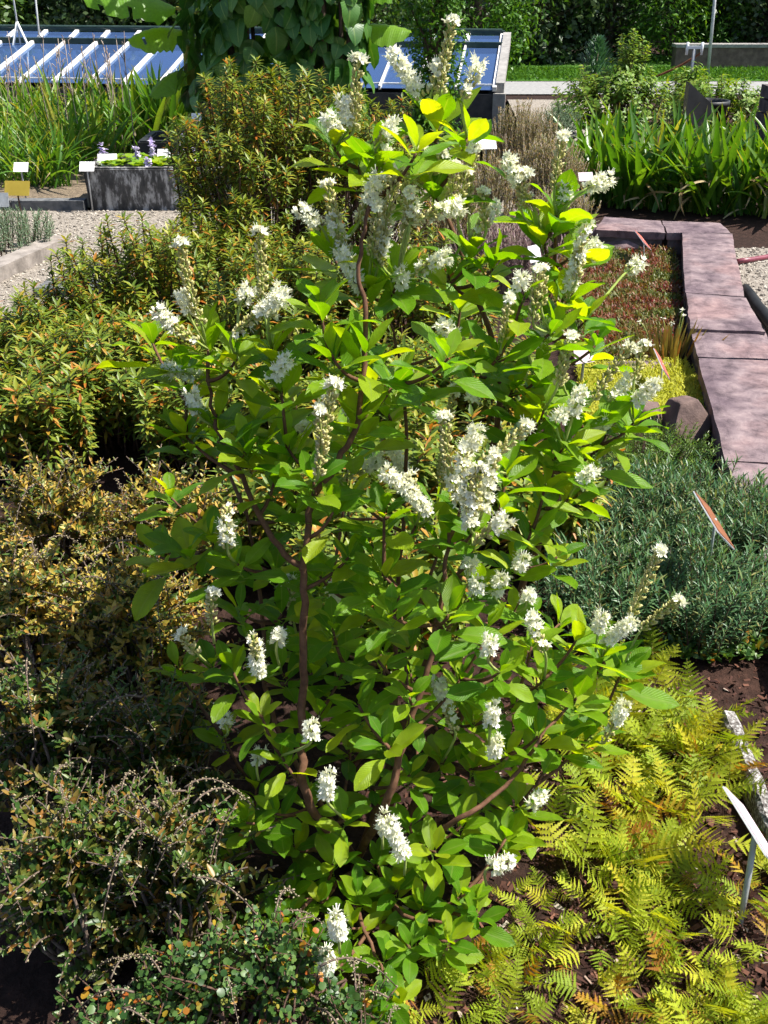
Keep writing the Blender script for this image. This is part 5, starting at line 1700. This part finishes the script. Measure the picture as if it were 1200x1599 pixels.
    # racemes: base, tip (pixels), kind: w white, b seed capsules with a white tip, m white below and capsules above
    RA = [(688, 150, 708, 32, 'b'), (660, 155, 612, 82, 'w'), (672, 150, 686, 100, 'w'), (553, 205, 560, 92, 'b'), (545, 200, 535, 155, 'w'), (722, 155, 748, 96, 'w'), (535, 215, 511, 182, 'w'), (588, 232, 616, 192, 'w'), (640, 275, 662, 235, 'b'), (672, 275, 690, 238, 'b'),
          (592, 405, 605, 325, 'm'), (560, 350, 592, 276, 'x'), (622, 335, 648, 256, 'b'), (606, 330, 622, 262, 'b'), (733, 335, 741, 232, 'b'), (640, 350, 720, 322, 'w'), (640, 355, 645, 318, 'w'), (738, 372, 774, 318, 'x'), (527, 345, 513, 288, 'b'), (503, 356, 468, 328, 'w'), (545, 395, 520, 338, 'x'), (567, 455, 532, 392, 'w'),
          (835, 325, 794, 248, 'x'), (866, 298, 880, 212, 'b'), (915, 295, 952, 278, 'w'), (885, 320, 880, 285, 'w'), (410, 470, 405, 362, 'b'), (362, 525, 442, 465, 'w'), (375, 480, 390, 450, 'w'), (420, 500, 440, 450, 'w'), (648, 428, 700, 400, 'w'), (625, 450, 628, 425, 'w'), (735, 548, 690, 506, 'w'), (425, 592, 448, 562, 'w'),
          (497, 745, 522, 598, 'b'), (505, 690, 512, 620, 'm'), (432, 652, 482, 668, 'w'), (545, 650, 552, 628, 'w'), (690, 760, 714, 605, 'b'), (735, 630, 743, 612, 'w'), (722, 725, 746, 672, 'w'), (532, 748, 598, 716, 'w'), (638, 740, 610, 696, 'w'), (672, 805, 602, 738, 'w'), (735, 825, 722, 700, 'm'), (752, 805, 776, 705, 'm'), (720, 790, 705, 735, 'w'), (755, 722, 824, 664, 'b'),
          (785, 535, 796, 465, 'b'), (742, 850, 792, 812, 'w'), (833, 505, 840, 422, 'b'), (808, 455, 818, 430, 'w'), (825, 540, 858, 508, 'w'), (870, 605, 893, 524, 'b'), (888, 465, 918, 352, 'm'), (915, 410, 932, 380, 'w'), (978, 425, 1000, 408, 'w'), (925, 625, 985, 542, 'b'), (990, 595, 1006, 538, 'b'), (950, 630, 982, 590, 'w'), (985, 632, 1024, 598, 'w'), (893, 655, 909, 610, 'w'), (870, 662, 880, 645, 'w'),
          (910, 685, 948, 658, 'w'), (800, 690, 820, 665, 'w'), (898, 762, 928, 735, 'w'), (316, 510, 283, 378, 'b'), (310, 535, 246, 484, 'x'), (297, 495, 284, 458, 'w'), (320, 592, 260, 574, 'w'), (312, 650, 298, 612, 'w'), (356, 860, 355, 790, 'm'), (332, 975, 332, 925, 'b'), (310, 1022, 284, 990, 'b'), (356, 1140, 344, 1102, 'w'), (406, 1055, 395, 992, 'm'), (432, 1010, 437, 988, 'w'),
          (460, 975, 451, 905, 'b'), (542, 975, 518, 918, 'w'), (486, 1158, 487, 1130, 'w'), (511, 1250, 513, 1208, 'w'), (300, 1312, 260, 1270, 'w'), (632, 1340, 608, 1285, 'w'), (530, 1462, 525, 1432, 'w'), (508, 1520, 508, 1490, 'w'), (598, 1300, 602, 1275, 'w'), (762, 1356, 796, 1344, 'w'), (826, 1262, 848, 1244, 'w'), (712, 1145, 684, 1062, 'x'), (762, 1028, 766, 996, 'w'), (766, 1135, 770, 1102, 'w'),
          (770, 1180, 778, 1158, 'w'), (742, 930, 746, 906, 'w'), (772, 930, 784, 902, 'w'), (808, 892, 818, 868, 'w'), (730, 895, 736, 876, 'w'), (852, 1020, 830, 962, 'x'), (946, 1005, 990, 972, 'w'), (934, 990, 942, 960, 'w'), (982, 975, 1032, 858, 'b'), (1000, 985, 1062, 938, 'b'), (944, 1160, 976, 1100, 'x'), (402, 1192, 408, 1172, 'w'), (822, 945, 828, 925, 'w'), (660, 300, 640, 268, 'b'), (630, 380, 640, 300, 'b'), (580, 400, 590, 320, 'b'), (700, 330, 712, 260, 'b'), (715, 345, 728, 268, 'b'), (600, 300, 606, 240, 'b'), (815, 330, 822, 270, 'b'), (760, 360, 756, 300, 'b'), (505, 700, 500, 640, 'b'), (700, 740, 694, 650, 'b'), (880, 600, 882, 540, 'b'), (845, 480, 846, 420, 'b'), (900, 440, 905, 390, 'b'), (655, 800, 640, 745, 'b'), (745, 800, 748, 730, 'b'), (590, 420, 596, 350, 'b')]

    shoots = []
    for (px, py, L) in W:
        shoots.append((px, py, L, depth(px, py)))
    # extra shoots deeper in the crown so that it has a body
    for i in range(36):
        px, py = r.gauss(600, 150), r.uniform(450, 1400)
        y = 1.46 + max(0, (1345 - py)) / 1300 * .52 + r.uniform(0, .28)
        if D(px, py, y).z > .1:
            shoots.append((px, py, 66, y))
    prot = []
    for i in range(12):
        m = MB()
        m.leaf(Vector(), Vector((0, 1, 0)), Vector((0, 0, 1)), 1, r.uniform(.38, .5), r.uniform(-.3, .9), r.uniform(.1, .5), 7, ss=(-1, -.55, 0, .55, 1), prof=prof_obovate, wave=r.uniform(.03, .09), jag=.07, tint=0)
        m.tube([Vector((0, -.12, 0)), Vector((0, .02, 0))], .014, 4)
        prot.append(m.mesh('leaf', [M['pepper_leaf']]))
    items = []
    axis_x = 0.0
    tips = []
    for (px, py, L, y) in sorted(shoots, key=lambda s: abs(s[0] - 600) + abs(s[1] - 900) * .3):
        P = D(px, py, y)
        best, bq = 9, None
        for q in pts_all:
            pen = max(0, q.z - P.z + .04) * 2.5
            dd = (P - q).length + pen
            if dd < best:
                best, bq = dd, q
        v = P - bq
        if v.length > .015:
            ctrl = bq.lerp(P, .5) + Vector((v.x * .12, v.y * .12, -.12 * abs(v.z) - .01))
            tw = bez(bq, ctrl, P, 6)
            stem.tube(tw, [.0042 - .0018 * i / 6 for i in range(7)], 5)
            pts_all += tw[2:]
            dirv = (tw[-1] - tw[-2]).normalized()
        else:
            dirv = Vector((0, 0, 1))
        out = Vector((P.x - base.x, P.y - base.y, 0))
        dirv = (dirv * .4 + Vector((0, 0, 1.0)) + out * .35 + rv(r) * .15).normalized()
        tips.append((px, py, P, dirv))
        Lw = L / F_PX * (P - CAM).length * (1.14 if py < 750 else .98)
        nl = r.randint(9, 11) if py < 720 else r.randint(8, 10)
        ref = dirv.orthogonal().normalized()
        ref2 = dirv.cross(ref)
        a0 = r.uniform(0, 6.28)
        for i in range(nl):
            u = i / nl
            a = a0 + i * 2.4 + r.uniform(-.3, .3)
            rad = ref * math.cos(a) + ref2 * math.sin(a)
            el = .22 + 1.0 * u + r.uniform(-.32, .25)
            d = rad * math.cos(el) + dirv * math.sin(el)
            nrm = dirv * math.cos(el) - rad * math.sin(el) + rv(r) * .4 + sd * .15
            l2 = Lw * (1.08 - .5 * u) * r.uniform(.85, 1.12)
            p = P - dirv * (.055 * (1 - u) - .01) + d * (l2 * .11)
            if p.z < .02:
                continue
            items.append((p.y, (r.randrange(12), xf(p - off, frame(d, nrm), l2))))
    items.sort(key=lambda t: t[0])
    for _, (v, m) in items[:300]:
        link('leaf', prot[v], root, m)
    o = join_instances('inner_leaves', prot, [t[1] for t in items[300:]], [M['pepper_leaf']], root, None)
    o['kind'] = 'stuff'
    link('branches', stem.mesh('branches', [M['pepper_bark']], off=off), root)

    # --- flower spikes
    for (bx_, by_, tx, ty, kind) in RA:
        if kind == 'w' and math.hypot(tx - bx_, ty - by_) > 42 and r.random() < .5:
            kind = 'x'
        near = min(tips, key=lambda t: (t[0] - bx_) ** 2 + (t[1] - by_ - 20) ** 2)
        y = near[2].y - (r.uniform(0, .03) if by_ < 700 else r.uniform(.05, .10))
        if ((near[0] - bx_) ** 2 + (near[1] - by_) ** 2) ** .5 > 70:
            y = depth(bx_, by_, .7 if by_ < 700 else 1.1)
        if by_ > 1200:
            y = min(y, G(bx_, by_, .16).y)
        b0, t0 = D(bx_, by_, y), D(tx, ty, y + r.uniform(-.03, .03))
        L = (t0 - b0).length
        dv = (t0 - b0).normalized()
        st = MB()
        bend = rv(r) * L * .08
        q0 = near[2] if (near[2] - b0).length < .16 else b0 - Vector((0, 0, .04))
        mid = (b0 + t0) / 2 + bend
        axis = bez(b0, mid, t0, 10)
        st.tube(bez(q0, b0 - dv * .01, b0, 3)[:-1] + axis, [.0026] * 4 + [.0022 - .0001 * i for i in range(10)], 5)
        sp = link('flower_spike', st.mesh('flower_spike', [M['pepper_stalk']], off=off), root)
        fl, bu = MB(), MB()
        step = .0031 if kind == 'w' else .0040
        nn = max(9, int(L / step))
        x = dv.orthogonal().normalized(); yv = dv.cross(x)
        for i in range(nn):
            t = (i + .5) / nn
            c = axis[0].lerp(axis[1], 0)
            k = min(9, int(t * 10)); c = axis[k].lerp(axis[k + 1], t * 10 - k)
            for rep in range(2 if kind == 'w' else 3):
                a = i * 2.4 + rep * 2.9 + r.uniform(-.3, .3)
                rad = x * math.cos(a) + yv * math.sin(a)
                if kind == 'w':
                    white = t > .12 or r.random() < .4
                elif kind == 'x':                # open flowers towards the tip, capsules below
                    white = t > .5 or r.random() < .12
                elif kind == 'm':
                    white = r.random() < (.75 if t < .55 else .2)
                else:
                    white = t > .93
                if white:
                    e = rad * .9 + dv * .45
                    c2 = c + e * .007
                    sz = .0088 * r.uniform(.85, 1.2)
                    e.normalize()
                    ex = e.orthogonal().normalized(); ey = e.cross(ex)
                    for pth in range(5):
                        b_ = pth * 1.2566 + r.random()
                        pd = (ex * math.cos(b_) + ey * math.sin(b_)) * .75 + e * .7
                        fl.leaf(c2, pd, e, sz, sz * .62, .4, .15, 2, ss=(-1, 1), prof=lambda q: .5 if q < .3 else (1 if q < .8 else .5))
                    for sm_ in range(3):
                        sdv = (e + rv(r) * .55).normalized()
                        fl.leaf(c2, sdv, ex, sz * 1.5, .0012, 0, 0, 1, ss=(-1, 1), prof=lambda q: 1)
                else:
                    tap = 1.0 if t < .85 else 1 - (t - .85) * 3
                    e = rad * .75 + dv * .75
                    bu.bead(c + rad * .0035, e, .0027 * tap * r.uniform(.85, 1.2), .0105 * tap * r.uniform(.85, 1.2), 0, 5)
        if kind == 'b':                      # last open flowers at the tip
            for i in range(9):
                e = (dv * .8 + rv(r) * .9).normalized()
                for pth in range(4):
                    fl.leaf(t0, e + rv(r) * .7, e, .011, .006, .3, .1, 2, ss=(-1, 1), prof=lambda q: .5 if q < .3 else (1 if q < .8 else .5))
        if fl.v:
            link('blossoms', fl.mesh('blossoms', [M['petal']], off=off), sp)
        if bu.v:
            link('capsules', bu.mesh('capsules', [M['capsule']], off=off), sp)


pepperbush()
